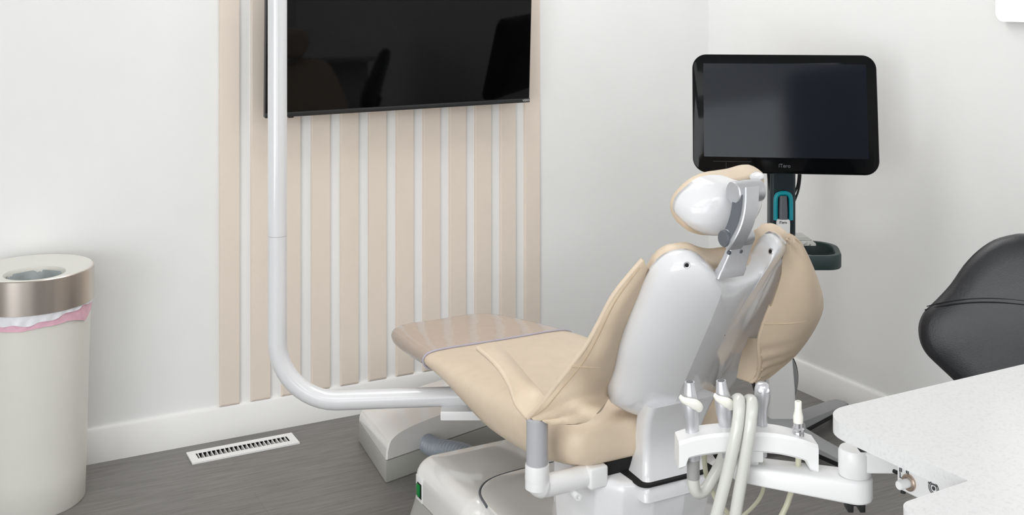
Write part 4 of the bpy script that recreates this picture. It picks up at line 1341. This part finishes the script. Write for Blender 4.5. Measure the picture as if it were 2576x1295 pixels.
bp_ = stp(0, zc - 0.06, -0.045)
tube(bm, crom([(sx, sy, 0.43), (sx + 0.10, sy + 0.06, 0.43), tuple(stp(0, zc - 0.24, -0.035)), tuple(bp_)], 5), 0.012, 12)
obj('back_stem', bm, 'black_plastic', st)
for k in range(5):
    a = 2 * PI * k / 5 + 0.3
    dv = Vector((math.cos(a), math.sin(a), 0))
    bm = bmesh.new()
    tube(bm, [Vector((sx, sy, 0.085)) + dv * 0.02, Vector((sx, sy, 0.08)) + dv * 0.12, Vector((sx, sy, 0.065)) + dv * 0.20], [0.02, 0.016, 0.012], 12)
    lg = obj('base_leg', bm, 'chrome', st)
    bm = bmesh.new(); c_ = Vector((sx, sy, 0.026)) + dv * 0.195
    sd = Vector((-dv.y, dv.x, 0))
    for s in (-0.012, 0.012): lathe(bm, [(0.024, -0.007), (0.026, -0.005), (0.026, 0.005), (0.024, 0.007)], c_ + sd * s, sd, 20)
    tube(bm, [c_ + Vector((0, 0, 0.0)), c_ + Vector((0, 0, 0.045))], 0.006, 8)
    obj('caster', bm, 'black_rubber', lg)

# ================================================================== emissive white panel on the right wall
pc = onX(2503, 55, WALL_X - 0.03)
bm = bmesh.new()
w_, h_ = 0.42, 0.40
M = frame_matrix(Vector((WALL_X - 0.03, pc.y - w_ / 2, pc.z + h_ / 2)), Vector((0, -1, 0)), Vector((0, 0, 1)))
lb = thing('wall_white_panel', 'bright white rounded panel on the right wall above the black stool', 'light', (WALL_X - 0.03, pc.y - w_ / 2, pc.z))
rr_loft(bm, w_, h_, 0.03, [(-0.0295, -0.004), (-0.004, 0.0), (-0.001, -0.001)], M)
obj('housing', bm, 'white_plastic', lb)
bm = bmesh.new(); rr_loft(bm, w_, h_, 0.03, [(-0.001, -0.0012), (0.0, -0.003)], M); obj('panel_face', bm, 'panel_emissive', lb)

# ================================================================== camera and light
cd = bpy.data.cameras.new('camera'); co = bpy.data.objects.new('camera', cd); COL.objects.link(co)
co.location = (0, 0, CAMH); co.rotation_euler = (PI / 2, 0, -YAW)
cd.sensor_width = 36; cd.sensor_fit = 'HORIZONTAL'; cd.lens = FPX * 36 / 2576
cd.shift_y = -647.5 / 2576
cd.clip_start = 0.05
scene.camera = co

def area(name, loc, size, power, rot=(0, 0, 0), col=(1, 1, 1)):
    l = bpy.data.lights.new(name, 'AREA'); l.shape = 'RECTANGLE'; l.size, l.size_y = size; l.energy = power; l.color = col
    o = bpy.data.objects.new(name, l); COL.objects.link(o); o.location = loc; o.rotation_euler = rot
    return o
LC = (0.985, 0.99, 1)
area('ceiling_panel_light', (1.6, 2.9, CEIL - 0.02), (1.6, 0.8), 19, col=LC)
area('ceiling_panel_light', (-0.9, 0.2, CEIL - 0.02), (1.6, 1.6), 19, col=LC)
area('ceiling_panel_light', (1.0, -1.2, CEIL - 0.02), (1.6, 1.6), 22, col=LC)
WX0, WX1, WZ0, WZ1 = -2.2, -0.25, 0.12, 2.45
area('added_fill_light', ((WX0 + WX1) / 2, ROOM_Y0 + 0.03, (WZ0 + WZ1) / 2), (WX1 - WX0, WZ1 - WZ0), 19, rot=(PI / 2, 0, 0), col=(0.88, 0.94, 1.0))  # added soft light behind the camera, fills the front and the monitor reflection
bm = bmesh.new()
for lo, hi in (((WX0 - 0.06, WZ0 - 0.06), (WX1 + 0.06, WZ0)), ((WX0 - 0.06, WZ1), (WX1 + 0.06, WZ1 + 0.06)), ((WX0 - 0.06, WZ0), (WX0, WZ1)), ((WX1, WZ0), (WX1 + 0.06, WZ1))):
    box(bm, (lo[0], ROOM_Y0, lo[1]), (hi[0], ROOM_Y0 + 0.05, hi[1]), 0.003)
struct('added_window_1', bm, 'trim_paint')  # frame of an added, unseen window around the fill light
bm = bmesh.new(); box(bm, (WX1 + 0.08, ROOM_Y0, 0.0), (1.25, ROOM_Y0 + 0.045, 2.62), 0.004)
struct('added_door_1', bm, 'reflection_brown')  # unseen dark door, added to darken one side of the monitor reflection
VY0, VY1, VZ0, VZ1 = -1.7, 1.1, 0.15, 2.05
area('added_fill_light', (ROOM_X0 + 0.03, (VY0 + VY1) / 2, (VZ0 + VZ1) / 2), (VZ1 - VZ0, VY1 - VY0), 86, rot=(0, -PI / 2, 0), col=(0.96, 0.985, 1.0))  # added side light, brightens the right wall and low parts
bm = bmesh.new()
for lo, hi in (((VY0 - 0.06, VZ0 - 0.06), (VY1 + 0.06, VZ0)), ((VY0 - 0.06, VZ1), (VY1 + 0.06, VZ1 + 0.06)), ((VY0 - 0.06, VZ0), (VY0, VZ1)), ((VY1, VZ0), (VY1 + 0.06, VZ1))):
    box(bm, (ROOM_X0, lo[0], lo[1]), (ROOM_X0 + 0.05, hi[0], hi[1]), 0.003)
struct('added_window_2', bm, 'trim_paint')  # added surround for the side light, out of view

w = bpy.data.worlds.new('world'); scene.world = w; w.use_nodes = True
w.node_tree.nodes['Background'].inputs['Color'].default_value = (0.9, 0.95, 1, 1)
w.node_tree.nodes['Background'].inputs['Strength'].default_value = 0.0
vs_ = scene.view_settings
vs_.view_transform = 'Standard'; vs_.look = 'None'; vs_.gamma = 1.0; vs_.exposure = 0.0; vs_.use_curve_mapping = False
scene.cycles.max_bounces = 12; scene.cycles.diffuse_bounces = 6
